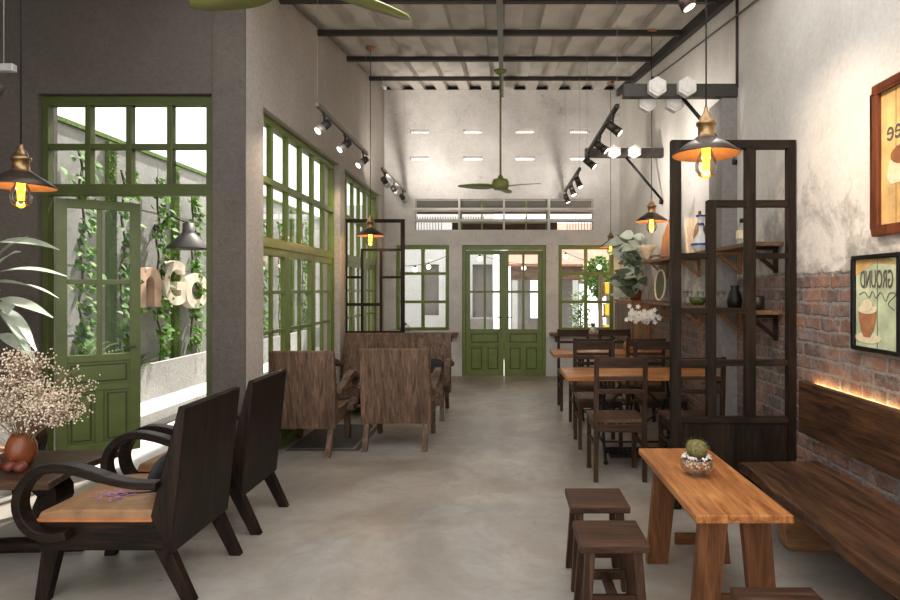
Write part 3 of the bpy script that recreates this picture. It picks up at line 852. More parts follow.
# flower vase
t = thing('flower_vase', (-2.70, 3.37, .50), 'glossy terracotta vase on the dark table holding dried flowers', 'vase')
MB().lathe([(0, 0), (.042, 0), (.062, .03), (.075, .08), (.073, .12), (.056, .165), (.040, .188), (.036, .186), (.05, .16), (.066, .12), (0, .02)], seg=32).build('vase_body', M['terracotta'], t)
bq = thing('dried_bouquet', (-2.70, 3.37, .53), 'bunch of cream dried baby breath flowers in the terracotta vase', 'flowers')
rr = random.Random(3); ms = MB(); mf = MB()
for k in range(95):
    a = rr.uniform(0, 2 * PI); sp_ = rr.uniform(0, .27) ** .9
    tip = Vector((math.cos(a) * sp_ * 1.0 + .03, math.sin(a) * sp_ * .7, rr.uniform(.26, .5) - sp_ * .12))
    if k % 6 == 0: tip = Vector((.15 + rr.random() * .14, rr.uniform(-.1, .1), .24 + rr.random() * .1))
    if k % 11 == 0: tip = Vector((rr.uniform(-.1, .12), rr.uniform(-.1, .1), .52 + rr.random() * .08))
    base = Vector((rr.uniform(-.02, .02), rr.uniform(-.02, .02), .02)); mid = Vector((tip.x * .35, tip.y * .35, tip.z * .6))
    ms.tube(spline([base, mid, tip], 4), .0016, 3)
    for j in range(34):
        q = tip + Vector((rr.uniform(-.07, .07), rr.uniform(-.07, .07), rr.uniform(-.055, .055)))
        if j % 3 == 0: ms.tube([mid.lerp(tip, .7), q], .0009, 3)
        s_ = rr.uniform(.004, .0085)
        mf.add([q + Vector(v) * s_ for v in ((1, 0, 0), (-1, 0, 0), (0, 1, 0), (0, -1, 0), (0, 0, 1), (0, 0, -1))],
               [(0, 2, 4), (2, 1, 4), (1, 3, 4), (3, 0, 4), (2, 0, 5), (1, 2, 5), (3, 1, 5), (0, 3, 5)], True)
ms.build('stems', M['stemtan'], bq, fix=False); mf.build('blossoms', M['gyp'], bq, fix=False)
for i, (x, y, l) in enumerate(((-2.745, 3.255, 'leftmost of the three in front of the vase'), (-2.675, 3.26, 'middle of the three in front of the vase'), (-2.605, 3.245, 'rightmost of the three in front of the vase'))):
    t = thing('red_fruit', (x, y, .50), 'small red brown fruit, ' + l, 'fruit', group='fruits on the dark table')
    MB().ball((0, 0, .032), .032, 16, 10, (1, 1, .95)).build('flesh', M['apple'], t)
    MB().cyl((0, 0, .058), (.004, .002, .072), .002).build('stalk', M['stem'], t)

# big leaf plant in white pot
t = thing('potted_plant', (-3.74, 4.44, 0), 'pale big leaved plant in a white pot at the left edge', 'plant')
MB().lathe([(0, 0), (.15, 0), (.2, .62), (.205, .66), (.18, .66), (.175, .6), (0, .58)], seg=28).build('pot', M['pot_white'], t)
MB().lathe([(0, .60), (.176, .60)], seg=20).build('soil', M['soil'], t)
MB().tube([(0, 0, .55), (.02, -.02, 1.1), (0, 0, 1.6)], [.022, .018, .012]).build('stem', M['stem'], t)
mb = MB(); rr = random.Random(9)
L = [(1.86, .46, -.05, .12), (1.64, .50, .1, .18), (1.56, .50, -.25, .02), (1.44, .40, .0, -.1), (1.38, .44, -.5, -.45), (1.34, .40, -.1, -.8), (1.70, .30, -.6, .5), (1.76, .30, .3, .8),
     (1.42, .36, -1.0, .0), (1.18, .34, -.3, -.3), (1.6, .4, 2.6, .3), (1.4, .4, 3.4, .1), (1.7, .4, 3.9, .4), (1.3, .4, 4.4, 0), (1.5, .34, -1.6, .1)]
for k_, (z, ln, a, e) in enumerate(L):
    d = (math.cos(a) * math.cos(e), math.sin(a) * math.cos(e) * (.6 if math.sin(a) < 0 else .3), math.sin(e))
    mb.leaf((.02, 0, z - .02), d, ln, .10 + .02 * (k_ % 3), up=(.15, -.45 + .3 * (k_ % 3), .8), droop=.25, n=8, fold=.22)
mb.build('leaves', M['leaf_pale'], t, fix=False)

# dining chairs
def dining_chair(label):
    t = thing('dining_chair', (0, 0, 0), label, 'chair', 0, 'dining chairs at the iron base tables')
    W = W_chair; h = .205; pw = .034
    for s in (-1, 1):
        x = s * (h - pw / 2)
        mb = MB(); mb.leg((x, -.185, .46), (x, -.19, 0), pw, .036); mb.leg((x, -.22, .97), (x, -.185, .46), pw, .03, pw, .036)
        mb.build('leg', W('Z'), t, bevel=.003)
        MB().leg((x, .18, .445), (x, .185, 0), pw, .034).build('leg', W('Z'), t, bevel=.003)
        MB().box(x - .01, x + .01, -.17, .17, .26, .29).build('side_stretcher', W('Y'), t, bevel=.002)
    xi = h - pw
    for z0, z1, n, y in ((.885, .965, 'top_rail', -.217), (.79, .82, 'back_rail', -.211), (.685, .72, 'back_rail', -.204)):
        MB().box(-xi, xi, y - .011, y + .011, z0, z1).build(n, W('X'), t, bevel=.003)
    MB().box(-h - .003, h + .003, -.168, .215, .447, .475).build('seat', wood('chair_seat_wood', (.17, .085, .045), (.065, .032, .018), 'Y', .42), t, bevel=.005)
    mb = MB(); mb.box(-xi, xi, -.2, -.18, .385, .446).box(-xi, xi, .17, .19, .385, .446)
    for s in (-1, 1): mb.box(s * (h - .017) - .01, s * (h - .017) + .01, -.166, .162, .385, .446)
    mb.build('apron', W('X'), t, bevel=.002)
    return t
XL, XR = .915, 1.515
first = dining_chair('dark wooden dining chair nearest, left, with its back to us at the first table')
first.location = (XL, 4.83, 0)
dup(first, (XR, 4.83, 0), 0, 'dark wooden dining chair directly behind the right lattice screen')
dup(first, (XL, 5.76, 0), PI, 'dark dining chair on the far left side of the first table, facing us')
dup(first, (XR, 5.76, 0), PI, 'dark dining chair on the far right side of the first table, facing us')
dup(first, (XL + .04, 6.54, 0), 0, 'dark dining chair on the near left side of the second table')
dup(first, (XR, 6.54, 0), 0, 'dark dining chair on the near right side of the second table')
dup(first, (XL, 7.50, 0), PI, 'dark dining chair on the far left side of the second table, by the aisle')
dup(first, (XR - .07, 7.50, 0), PI, 'dark dining chair on the far right side of the second table, below the orchids')

def iron_table(loc, label):
    t = thing('dining_table', loc, label, 'table')
    # root at table centre; top 1.3 x .52
    rr = random.Random(4); pts = []
    for k in range(15): pts.append((-.66 + 1.32 * k / 14, -.27 + rr.uniform(-.008, .008)))
    for k in range(15): pts.append((.66 - 1.32 * k / 14, .27 + rr.uniform(-.008, .008)))
    MB().prism(pts, 'Z', .715, .76).build('tabletop', W_table('X'), t, bevel=.005)
    for s in (-1, 1):
        x = s * .32; mb = MB(); r = .013
        for q in (-1, 1):
            mb.tube(spline([(x, q * .22, .70), (x, q * .15, .52), (x, q * .10, .36), (x, q * .14, .18), (x, q * .24, .02)], 4), r, 6)
            mb.ball((x, q * .24, .02), .02, 8, 6)
        mb.tube([(x, -.24, .702), (x, .24, .702)], .013, 6); mb.tube([(x, -.11, .34), (x, .11, .34)], r, 6); mb.tube([(x, -.15, .16), (x, .15, .16)], r, 6)
        for k in range(5):   # scrollwork
            cz = .42 + k * .055
            mb.tube([(x, .045 * math.cos(a) , cz + .03 * math.sin(a)) for a in [2 * PI * j / 10 for j in range(10)]], .006, 5, True)
        mb.build('side_frame', M['black'], t)
    mb = MB()
    arc = [(-.32 + .64 * k / 12, .1, .26 + .0 + .30 * (abs(k / 6 - 1)) ** 2) for k in range(13)]
    mb.tube(arc, .012, 6)
    arc = [(-.32 + .64 * k / 12, .1, .60 - .30 * (abs(k / 6 - 1)) ** 2) for k in range(13)]
    mb.tube(arc, .012, 6); mb.tube([(-.32, -.1, .16), (.32, -.1, .16)], .01, 6)
    mb.build('cross_brace', M['black'], t)
    mb = MB()
    z0, z1 = .055, .075
    mb.box(-.28, .20, -.22, -.20, z0, z1).box(-.28, .20, .03, .05, z0, z1).box(-.28, -.262, -.2, .03, z0, z1).box(.182, .20, -.2, .03, z0, z1)
    for k in range(12): mb.beam((-.255 + k * .036, -.2, .065), (-.225 + k * .036, .03, .065), .009, .014)
    for k in range(4): mb.box(-.262, .182, -.165 + k * .05, -.153 + k * .05, .058, .070)
    mb.tube([(-.28, -.1, .065), (-.31, -.1, .10), (-.32, -.1, .17)], .008, 6)
    mb.build('treadle', M['black'], t)
    mb = MB(); mb.tube([(.27, .14 * math.cos(a), .38 + .14 * math.sin(a)) for a in [2 * PI * j / 20 for j in range(20)]], .011, 6, True)
    for j in range(5):
        a = 2 * PI * j / 5; mb.cyl((.27, 0, .38), (.27, .135 * math.cos(a), .38 + .135 * math.sin(a)), .005, seg=6)
    mb.cyl((.25, 0, .38), (.30, 0, .38), .018)
    mb.build('flywheel', M['black'], t)
    return t
t1 = iron_table((1.20, 5.33, 0), 'honey wood dining table on a black iron treadle base, nearer of two')
dup(t1, (1.24, 7.02, 0), 0, 'honey wood dining table on a black iron treadle base, farther, with orchids')

# honey wood table in right foreground
t = thing('bench_table', (1.015, 3.03, 0), 'honey wood table with slab legs beside the wall bench', 'table')
MB().box(-.205, .205, -.525, .53, .515, .55).build('tabletop', W_table('Y'), t, bevel=.005)
for y in (-.40, .25):
    for s in (-1, 1):
        MB().leg((s * (.09 if y < 0 else .12), y, .514), (s * (.135 if y < 0 else .17), y, 0), .125, .045, .115, .045).build('leg', W_tleg('Z'), t, bevel=.004)
    MB().box(-.07, .07, y - .012, y + .012, .10, .16).build('crossbar', W_tleg('X'), t, bevel=.003)

# cactus in glass bowl
t = thing('potted_cactus', (.99, 3.05, .55), 'round cactus in a clear glass bowl on the honey wood table', 'cactus')
mb = MB(); seg = 48; prof = []
for i in range(13):
    a = PI * i / 12; prof.append((math.sin(a), -math.cos(a)))
vs = []
for k in range(seg):
    th = 2 * PI * k / seg; rib = 1 + .07 * math.cos(16 * th)
    for r_, z in prof: vs.append((.05 * r_ * rib * math.cos(th), .05 * r_ * rib * math.sin(th), .135 + .05 * z * (1 - .12 * (z > .8))))
fs = []
n = len(prof)
for k in range(seg):
    k2 = (k + 1) % seg
    for i in range(n - 1): fs.append((k * n + i, k2 * n + i, k2 * n + i + 1, k * n + i + 1))
mb.add(vs, fs, True)
for k in range(16):
    th = 2 * PI * (k) / 16
    for i in range(2, 11):
        a = PI * i / 12; c = Vector((.053 * math.sin(a) * math.cos(th), .053 * math.sin(a) * math.sin(th), .135 - .05 * math.cos(a)))
        nn = Vector((math.sin(a) * math.cos(th), math.sin(a) * math.sin(th), -math.cos(a)))
        for j in range(3):
            d = nn + Vector((rnd.gauss(0, .5), rnd.gauss(0, .5), rnd.gauss(0, .5))); mb.add([c, c + nn.orthogonal() * .0012, c + d * .010], [(0, 1, 2)])
mb.build('cactus_body', M['cactus'], t)
MB().lathe([(0, .004), (.05, .004), (.075, .03), (.082, .06), (.075, .092), (.068, .10), (.066, .099), (.072, .09), (.078, .06), (.071, .032), (.048, .01), (0, .01)], seg=32).build('glass_bowl', M['clear'], t)
MB().lathe([(0, .086), (.073, .086), (.072, .093), (0, .095)], seg=24).build('soil', M['soil'], t)
mb = MB()
for k in range(70):
    a = rnd.uniform(0, 6.28); r_ = rnd.uniform(.05, .072); mb.ball((r_ * math.cos(a), r_ * math.sin(a), rnd.uniform(.088, .102)), rnd.uniform(.004, .008), 6, 4)
for k in range(60):
    a = rnd.uniform(0, 6.28); r_ = rnd.uniform(.055, .068); mb.ball((r_ * math.cos(a), r_ * math.sin(a), rnd.uniform(.05, .085)), rnd.uniform(.004, .007), 6, 4)
mb.build('pebbles', M['pebble'], t)

# stools
def stool(label):
    t = thing('stool', (0, 0, 0), label, 'stool', 0, 'low square wooden stools')
    MB().box(-.148, .148, -.14, .14, .385, .42).build('seat', W_stool('X'), t, bevel=.006)
    for sx in (-1, 1):
        for sy in (-1, 1): MB().leg((sx * .10, sy * .10, .384), (sx * .125, sy * .125, 0), .04, .036).build('leg', W_stool('Z'), t, bevel=.003)
    for s in (-1, 1): MB().box(-.092, .092, s * .112 - .012, s * .112 + .012, .16, .20).build('stretcher', W_stool('X'), t, bevel=.002)
    MB().box(-.02, .02, -.10, .10, .165, .195).build('stretcher', W_stool('Y'), t, bevel=.002)
    return t
s1 = stool('dark square wooden stool farthest back, left of the honey wood table'); s1.location = (.487, 3.10, 0)
dup(s1, (.475, 2.655, 0), .0, 'dark square wooden stool in the middle, left of the honey wood table')
dup(s1, (.97, 2.03, 0), .0, 'dark square wooden stool at the bottom edge, in front of the honey wood table')

# wall bench
t = thing('wall_bench', (1.72, 2.4, 0), 'long dark live edge wooden bench slab along the brick wall', 'bench')
rr = random.Random(8); pts = [(.26, -1.3), (.26, 1.36)]
for k in range(27): pts.append((-.245 - .03 * (1 - k / 26) * 0 - (.055 * (k / 26)) + .012 * math.sin(k * .9) + rr.uniform(-.006, .006), 1.33 - 2.63 * k / 26))
MB().prism(pts, 'Z', .355, .42).build('seat', W_bench('Y'), t, bevel=.012)
for y, in ((1.06,), (-1.05,)):
    MB().prism([(-.10, .02), (-.07, 0), (.2, 0), (.2, .353), (-.06, .353), (-.14, .25)], 'Y', y - .05, y + .05).build('leg', W_warm('X'), t, bevel=.012)
MB().box(.19, .235, -1.4, 1.47, .575, .905).build('backrest', W_bench('Y'), t, bevel=.008)
for y in (-1, 0, 1.2): MB().box(.234, .28, y - .03, y + .03, .62, .86).build('wall_bracket', M['dark'], t)
MB().box(.262, .276, -1.38, 1.42, .868, .880).build('light_strip', M['led'], t)

# lattice screens
def screen(name, loc, label, bars, W, panel=None, depth=.05):
    t = thing(name, loc, label, 'screen')
    for n, x0, x1, z0, z1 in bars:
        ax = 'Z' if (z1 - z0) > (x1 - x0) else 'X'; d = depth / 2 - (.003 if n == 'crossbar' else 0)
        MB().box(x0, x1, -d, d, z0, z1).build(n, W(ax), t, bevel=.003)
    if panel: MB().box(*panel[:2], -.012, .012, *panel[2:]).build('solid_panel', W('Z'), t)
    return t
k = 4.07 / 600
def sx(p): return (p - 502) * k
def sz(p): return 1.5 + (288 - p) * k
X0, X1 = sx(671.5), 1.99
bars = [('post', X0, sx(681), 0, sz(140)), ('post', sx(788), X1, 0, sz(140)), ('top_rail', sx(681), sx(788), sz(148.5), sz(140)),
        ('mullion', sx(746), sx(755.5), sz(417), sz(148.5)), ('mullion', sx(707.5), sx(716), sz(417), sz(200)),
        ('crossbar', sx(716), sx(746), sz(207), sz(200)), ('crossbar', sx(755.5), sx(788), sz(207), sz(200)),
        ('crossbar', sx(681), sx(707.5), sz(258.5), sz(253)), ('crossbar', sx(755.5), sx(788), sz(258.5), sz(253)),
        ('crossbar', sx(681), sx(707.5), sz(313.5), sz(308)), ('crossbar', sx(716), sx(746), sz(313.5), sz(308)),
        ('crossbar', sx(681), sx(707.5), sz(366), sz(360)), ('crossbar', sx(716), sx(746), sz(366), sz(360)), ('crossbar', sx(755.5), sx(788), sz(366), sz(360)),
        ('crossbar', sx(681), sx(788), sz(423), sz(417)), ('crossbar', sx(681), sx(788), 0.02, .08)]
screen('lattice_screen', (0, 4.09, 0), 'dark wooden lattice screen standing out from the brick wall', bars, W_screen, (sx(681), sx(788), .08, sz(423)), .06)
k = 7.62 / 600
bars = [('post', -1.985, sx(347), 0, sz(219)), ('post', sx(400.5), sx(404.5), 0, sz(219)), ('top_rail', sx(347), sx(400.5), sz(222.5), sz(219)),
        ('mullion', sx(360.5), sx(363), sz(331), sz(251)), ('mullion', sx(379.5), sx(382), sz(331), sz(251)),
        ('crossbar', sx(360.5), sx(400.5), sz(251), sz(248.5)), ('crossbar', sx(347), sx(360.5), sz(278.5), sz(276)), ('crossbar', sx(382), sx(400.5), sz(278.5), sz(276)),
        ('crossbar', sx(347), sx(360.5), sz(306), sz(303)), ('crossbar', sx(363), sx(379.5), sz(306), sz(303)), ('crossbar', sx(347), sx(400.5), sz(334), sz(331)), ('crossbar', sx(347), sx(400.5), .02, .08)]
screen('lattice_screen', (0, 7.64, 0), 'thin brown lattice screen beside the tall green side windows', bars, W_screen, (sx(347), sx(400.5), .08, sz(334)), .04)

# ------------------------------------------------------------------ lamps
def pendant(loc, label, scale=1.0, top=None, power=14):
    """loc = rim centre"""
    t = thing('pendant_lamp', loc, label, 'lamp', 0, 'copper lined pendant lamps'); s = scale
    zt = (top if top else roofz(loc[1])) - loc[2]
    sh = MB().lathe([(.171, 0), (.174, .006), (.112, .054), (.062, .085), (.06, .088)], seg=40).build('lamp_shade', M['bronze'], t)
    MB().lathe([(.172, -.001), (.167, .001), (.107, .049), (.060, .080), (0, .082)], seg=40).build('shade_lining', M['copper'], sh)
    MB().lathe([(.061, .087), (.046, .098), (.042, .104), (.042, .155), (.051, .157), (.051, .173), (.038, .177), (.032, .20), (.016, .218), (.011, .235), (.010, .25), (0, .25)], seg=24).build('socket', M['brass'], t)
    MB().cyl((0, 0, .25), (0, 0, zt - .02), .004, seg=6).build('cord', M['black'], t)
    MB().lathe([(0, zt - .03), (.055, zt - .028), (.055, zt - .002), (0, zt)], seg=20).build('ceiling_rose', M['copper'], t)
    b_ = MB().lathe([(.020, .06), (.026, .03), (.046, -.02), (.056, -.05), (.054, -.08), (.037, -.108), (.012, -.121), (0, -.123)], seg=24).build('bulb', M['bulb'], t)
    mf_ = MB()
    for q in range(6):
        a = q * PI / 3; mf_.cyl((.010 * math.cos(a), .010 * math.sin(a), -.075), (.015 * math.cos(a + .5), .015 * math.sin(a + .5), .045), .0075, seg=6)
    mf_.build('filament', M['fil'], b_)
    li = bpy.data.lights.new('bulb_light', 'POINT'); li.energy = power; li.color = (1, .62, .28); li.shadow_soft_size = .03
    lo = bpy.data.objects.new('bulb_light', li); C.objects.link(lo); lo.parent = t; lo.location = (0, 0, -.02)
    return t
pendant((1.075, 3.16, 2.20), 'large bronze pendant lamp glowing above the cactus table', power=5)
pendant((1.62, 6.5, 2.22), 'bronze pendant lamp in the middle of the right hand row of three')
pendant((1.72, 9.5, 2.15), 'farthest bronze pendant lamp by the right back window')
pendant((-2.79, 3.48, 2.085), 'bronze pendant lamp at the left edge above the dark table', power=6)
pendant((-1.59, 7.25, 2.13), 'bronze pendant lamp hanging in front of the left lattice screen')

def spot_light(parent, loc, aim, power, col=(1, .80, .60), size=R(75), blend=1.0):
    li = bpy.data.lights.new('spot_beam', 'SPOT'); li.energy = power; li.color = col; li.spot_size = size; li.spot_blend = blend; li.shadow_soft_size = .03
    lo = bpy.data.objects.new('spot_beam', li); C.objects.link(lo); lo.parent = parent
    d = Vector(aim) - (Vector(parent.location) + Vector(loc))
    lo.location = loc; lo.rotation_euler = d.to_track_quat('-Z', 'Y').to_euler()
def track(loc, L, label, heads, aim, mat='grey_metal', axis='Y', power=0, aims=None, wide=()):
    t = thing('track_light', loc, label, 'lamp', 0)
    zt = roofz(loc[1]) - loc[2]
    if axis == 'Y': MB().box(-.018, .018, 0, L, -.02, .02).build('track_bar', M[mat], t, bevel=.003)
    else: MB().box(0, L, -.018, .018, -.02, .02).build('track_bar', M[mat], t, bevel=.003)
    for q in (.02, L - .06):
        p_ = (0, q, 0) if axis == 'Y' else (q, 0, 0)
        MB().cyl((p_[0], p_[1], .02), (p_[0], p_[1], roofz(loc[1] + p_[1]) - loc[2]), .0018, seg=5).build('suspension_wire', M['wire'], t)
    for i, q in enumerate(heads):
        c = Vector((0, q, -.135)) if axis == 'Y' else Vector((q, 0, -.135))
        d = Vector(aim if not isinstance(aim[0], (tuple, list)) else aim[i]).normalized()
        mb = MB().box(c.x - .012, c.x + .012, c.y - .03, c.y + .03, -.045, -.02).cyl((c.x, c.y, -.045), (c.x, c.y, -.135), .010)
        rm = M['bronze'] if mat == 'dark' else M['silver']
        hd = mb.cyl(c - d * .06, c + d * .02, .038, .040, 16).build('spotlight_head', M['dark'], t)
        MB().cyl(c + d * .021, c + d * .085, .040, .044, 16).build('lens_ring', rm, hd)
        MB().cyl(c + d * .086, c + d * .088, .033, .033, 16).build('lens', M['lens'], hd)
        if power and aims and aims[i]: spot_light(t, c + d * .11, aims[i], power, *wide)
    return t
track((-1.62, 5.25, 3.11), 1.95, 'grey track light with three heads over the near tall side window', (.22, .95, 1.75), (-.55, -.5, -.65), power=16, aims=[(-2.0, 4.95, 2.3), None, (-2.0, 7.5, 2.2)])
track((-1.62, 8.1, 3.11), 1.9, 'grey track light with three heads in the far left corner', (.2, .9, 1.7), (.25, .6, -.5), wide=((1, .93, .86), R(130)), power=48, aims=[(-1.0, 10.2, 5.0), (-.2, 10.2, 4.8), None])
track((1.02, 5.3, 3.11), 1.95, 'dark track light with three heads, nearer one on the right side', (.22, .95, 1.75), (.7, -.2, -.6), 'dark', wide=((1, .93, .86), R(130)), power=24, aims=[(2, 5.9, 2.9), (2, 6.6, 3.0), (2, 7.6, 2.8)])
track((1.05, 8.1, 3.11), 1.9, 'dark track light with three heads in the far right corner', (.2, .9, 1.7), (.3, -.1, -.8), 'dark', wide=((1, .93, .86), R(130)), power=42, aims=[(1.4, 10.2, 5.0), (.5, 10.2, 4.8), None])
track((.99, 1.3, 3.25), 2.1, 'dark track light whose last lit head shows at the top right', (.3, 1.1, 2.0), (.45, -.1, -.9), 'dark', power=27, aims=[(2, 2.5, 1.5), (2, 3.0, 2.0), (2, 3.6, 2.2)])
track((-4.3, 3.3, 2.71), 1.62, 'silver track light at the upper left edge', (.3, .9, 1.5), (-.5, -.2, -.8), 'silver', 'X')

# ceiling fans
def fan(loc, angs, label, L=.6):
    t = thing('ceiling_fan', loc, label, 'fan', 0, 'green ceiling fans')
    zt = roofz(loc[1]) - loc[2] - .17
    MB().cyl((0, 0, .11), (0, 0, zt), .013, seg=10).build('rod', M['fan'], t)
    MB().lathe([(0, zt - .06), (.05, zt - .05), (.085, zt - .0), (0, zt)], seg=20).build('canopy', M['fan'], t)
    MB().lathe([(0, .12), (.03, .12), (.04, .08), (.095, .07), (.11, .03), (.11, -.03), (.09, -.06), (0, -.065)], seg=28).build('motor_housing', M['fan'], t)
    for a in angs:
        n = 14; vs = []
        for i in range(n + 1):
            u = i / n; r_ = .08 + (L - .08) * u
            w = .045 + .07 * math.sin(PI * min(1, u * 1.02) ** .8) ; w = w if u < .93 else w * (1 - ((u - .93) / .07) ** 2 * .75)
            sweep = .05 * u * u
            tw = R(16) * (1 - .5 * u)
            for q in (-1, 1):
                for h in (-.004, .004):
                    vs.append((r_, sweep + q * w * .8 * math.cos(tw), -.02 + q * w * .8 * math.sin(tw) + h))
        fs = [(0, 1, 3, 2), tuple(4 * n + j for j in (2, 3, 1, 0))]
        for i in range(n):
            o_ = 4 * i
            fs += [(o_, o_ + 2, o_ + 6, o_ + 4), (o_ + 1, o_ + 5, o_ + 7, o_ + 3), (o_, o_ + 4, o_ + 5, o_ + 1), (o_ + 2, o_ + 3, o_ + 7, o_ + 6)]
        ob = MB().add(vs, fs, True).build('fan_blade', M['fan'], t); ob.rotation_euler = (0, 0, a)
    return t
fan((-.02, 7.8, 2.84), [R(-28), R(178), R(75)], 'green three blade ceiling fan hanging in the middle of the room', .55)
fan((-.97, 2.72, 2.925), [R(36), R(150), R(270)], 'green ceiling fan whose blades show at the top edge', .64)

# bracket beams with hexagon blocks on the right
def bracket(y, label, hexs, hl):
    t = thing('wall_bracket_beam', (2.0, y, 3.12), label, 'beam', 0, 'steel bracket beams on the right wall')
    MB().box(-.97, -.005, -.04, .04, 0, .11).build('beam', M['dark'], t, bevel=.003)
    MB().cyl((-.46, 0, 0), (-.02, 0, -.52), .016).build('strut', M['black'], t)
    MB().cyl((-.045, 0, -.55), (-.005, 0, -.55), .03).build('strut_foot', M['black'], t)
    for i, (x, yy, z) in enumerate(hexs):
        p_ = [(.085 * math.sin(PI / 3 * q), .085 * math.cos(PI / 3 * q)) for q in range(6)]
        h_ = MB().prism(p_, 'Y', -.035, .035).prism([(a * .75, b_ * .75) for a, b_ in p_], 'Y', -.045, -.035).build('hexagon_lamp', M['hex'], None, (2.0 + x, y + yy, 3.12 + z), bevel=.006)
        tag(h_, hl[i], 'lamp')
bracket(5.115, 'nearer dark steel beam jutting from the right wall with a diagonal strut', [(-.70, -.0745, .065), (-.45, -.0745, .065), (-.745, .0745, -.02), (-.51, .0745, -.02)],
        ['white hexagonal lamp on the front of the nearer beam, left one', 'white hexagonal lamp on the front of the nearer beam, right one', 'white hexagonal lamp behind the nearer beam, left one', 'white hexagonal lamp behind the nearer beam, right one'])
bracket(7.45, 'farther dark steel beam jutting from the right wall behind the middle pendant', [(-.62, -.0745, .055), (-.37, -.0745, .055)],
        ['white hexagonal lamp on the farther beam, left one', 'white hexagonal lamp on the farther beam, right one'])

# ------------------------------------------------------------------ right wall shelves and what stands on them
def shelf(z, label):
    t = thing('wall_shelf', (2.0, 5.8, z), label, 'shelf')
    poly = [(-.24, -1.54), (-.003, -1.54), (-.003, -.705), (-.135, -.705), (-.135, -.375), (-.003, -.375), (-.003, 1.75), (-.24, 1.75)]
    MB().prism(poly, 'Z', -.03, 0).build('shelf_board', W_shelf('Y'), t, bevel=.002)
    for y in (-1.45, -.8, .25, 1.4):
        b_ = MB().box(-.22, -.004, y - .015, y + .015, -.055, -.031).box(-.03, -.004, y - .0149, y + .0149, -.22, -.055).beam((-.19, y, -.057), (-.017, y, -.2), .028, .024)
        b_.build('bracket', W_warm('X') if y > -1.4 else W_screen('X'), t)
shelf(1.83, 'upper wooden wall shelf carrying the porcelain vase')
shelf(1.34, 'lower wooden wall shelf carrying the green bowl and glasses')
t = thing('porcelain_vase', (1.85, 5.58, 1.83), 'white porcelain vase with blue bands on the upper shelf', 'vase')
MB().lathe([(0, 0), (.055, 0), (.058, .02), (.084, .045), (.092, .07), (.085, .095), (.058, .135), (.034, .17), (.021, .205), (.021, .245), (.03, .265), (.022, .28), (.026, .31), (.045, .34), (.045, .348), (.034, .346), (.018, .31), (0, .28)], seg=32).build('vase_body', M['porcelain'], t)
MB().lathe([(.0925, .062), (.0935, .07), (.0925, .077), (.0905, .084)], seg=32).build('blue_band', M['blue'], t)
MB().lathe([(.0245, .25), (.0315, .265), (.0265, .275)], seg=24).build('blue_band', M['blue'], t)
MB().lathe([(.041, .33), (.0475, .34), (.047, .347)], seg=24).build('blue_band', M['blue'], t)
def glassware(name, loc, label, prof, mat, cat, group=None, extra=None):
    t = thing(name, loc, label, cat, 0, group)
    MB().lathe(prof, seg=20).build(name + '_body', M[mat], t)
    if extra: MB().lathe(extra[1], seg=16).build(extra[0], M[extra[2]], t)
    return t
glassware('glass_bottle', (1.80, 4.50, 1.83), 'clear bottle with a black cap on the near end of the upper shelf', [(0, 0), (.04, 0), (.042, .02), (.042, .11), (.03, .14), (.016, .15), (.016, .165), (0, .165)], 'clear', 'bottle', None, ('cap', [(0, .192), (.018, .19), (.018, .16), (0, .16)], 'black'))
MB().lathe([(.0426, .04), (.0426, .10)], seg=20).build('bottle_label', M['creamprint'], [o for o in C.objects if o.name.startswith('glass_bottle') and not o.parent][0])
glassware('green_bowl', (1.83, 5.60, 1.34), 'green glazed bowl on the lower shelf', [(0, 0), (.04, 0), (.075, .03), (.085, .07), (.078, .075), (.068, .035), (0, .012)], 'greenglaze', 'bowl')
gp = [(0, 0), (.03, 0), (.03, .004), (.005, .01), (.005, .06), (.03, .085), (.034, .13), (.031, .13), (.027, .088), (0, .065)]
for i, (y, l) in enumerate(((5.42 + .02, 'just right of the green bowl'), (5.05, 'in front of the column'), (4.93, 'second right of the column front'), (5.76, 'left of the green bowl'), (5.88, 'second left of the green bowl'))):
    glassware('wine_glass', (1.80, y + .0, 1.34), 'clear stemmed glass on the lower shelf ' + l, gp, 'clear', 'glass', 'stemmed glasses on the lower shelf')
glassware('dark_jug', (1.83, 4.72, 1.34), 'dark jug on the lower shelf near the screen', [(0, 0), (.05, 0), (.06, .06), (.045, .12), (.03, .15), (.035, .18), (.028, .18), (.022, .15), (0, .03)], 'black', 'jug')
glassware('dark_canister', (1.88, 4.42, 1.34), 'dark short canister at the near end of the lower shelf', [(0, 0), (.05, 0), (.052, .09), (.045, .10), (0, .105)], 'bronze', 'canister')
# oval plates, instrument, paddle
t = thing('oval_platter', (1.88, 7.15, 1.34), 'oval pale rimmed dish leaning upright on the lower shelf', 'dish')
u_ = Vector((-.35, .94, 0)); nn_ = Vector((-.94, -.35, 0)); z_ = Vector((.06, 0, 1)).normalized()
def ell(a, b, off, n=36): return [u_ * a * math.cos(2 * PI * q / n) + z_ * (b * math.sin(2 * PI * q / n) + .195) + nn_ * off for q in range(n)]
MB().tube(ell(.10, .18, .01), .012, 8, True).build('rim', M['creamprint'], t)
mb = MB(); A_ = ell(.098, .178, .008); B_ = ell(.098, .178, -.004); mb.add(A_ + B_, [list(range(36)), list(range(36, 72))[::-1]] + [(q, (q + 1) % 36, 36 + (q + 1) % 36, 36 + q) for q in range(36)])
mb.build('dish_centre', flat('olive_dish', (.10, .09, .05), .4), t)
t = thing('stringed_instrument', (1.86, 6.60, 1.832), 'tan wooden instrument with a long thin neck leaning on the upper shelf', 'instrument', R(62))
body = [(-.11, 0), (.11, 0), (.10, .12), (.085, .24), (.04, .36), (.02, .42), (-.02, .42), (-.04, .36), (-.085, .24), (-.10, .12)]
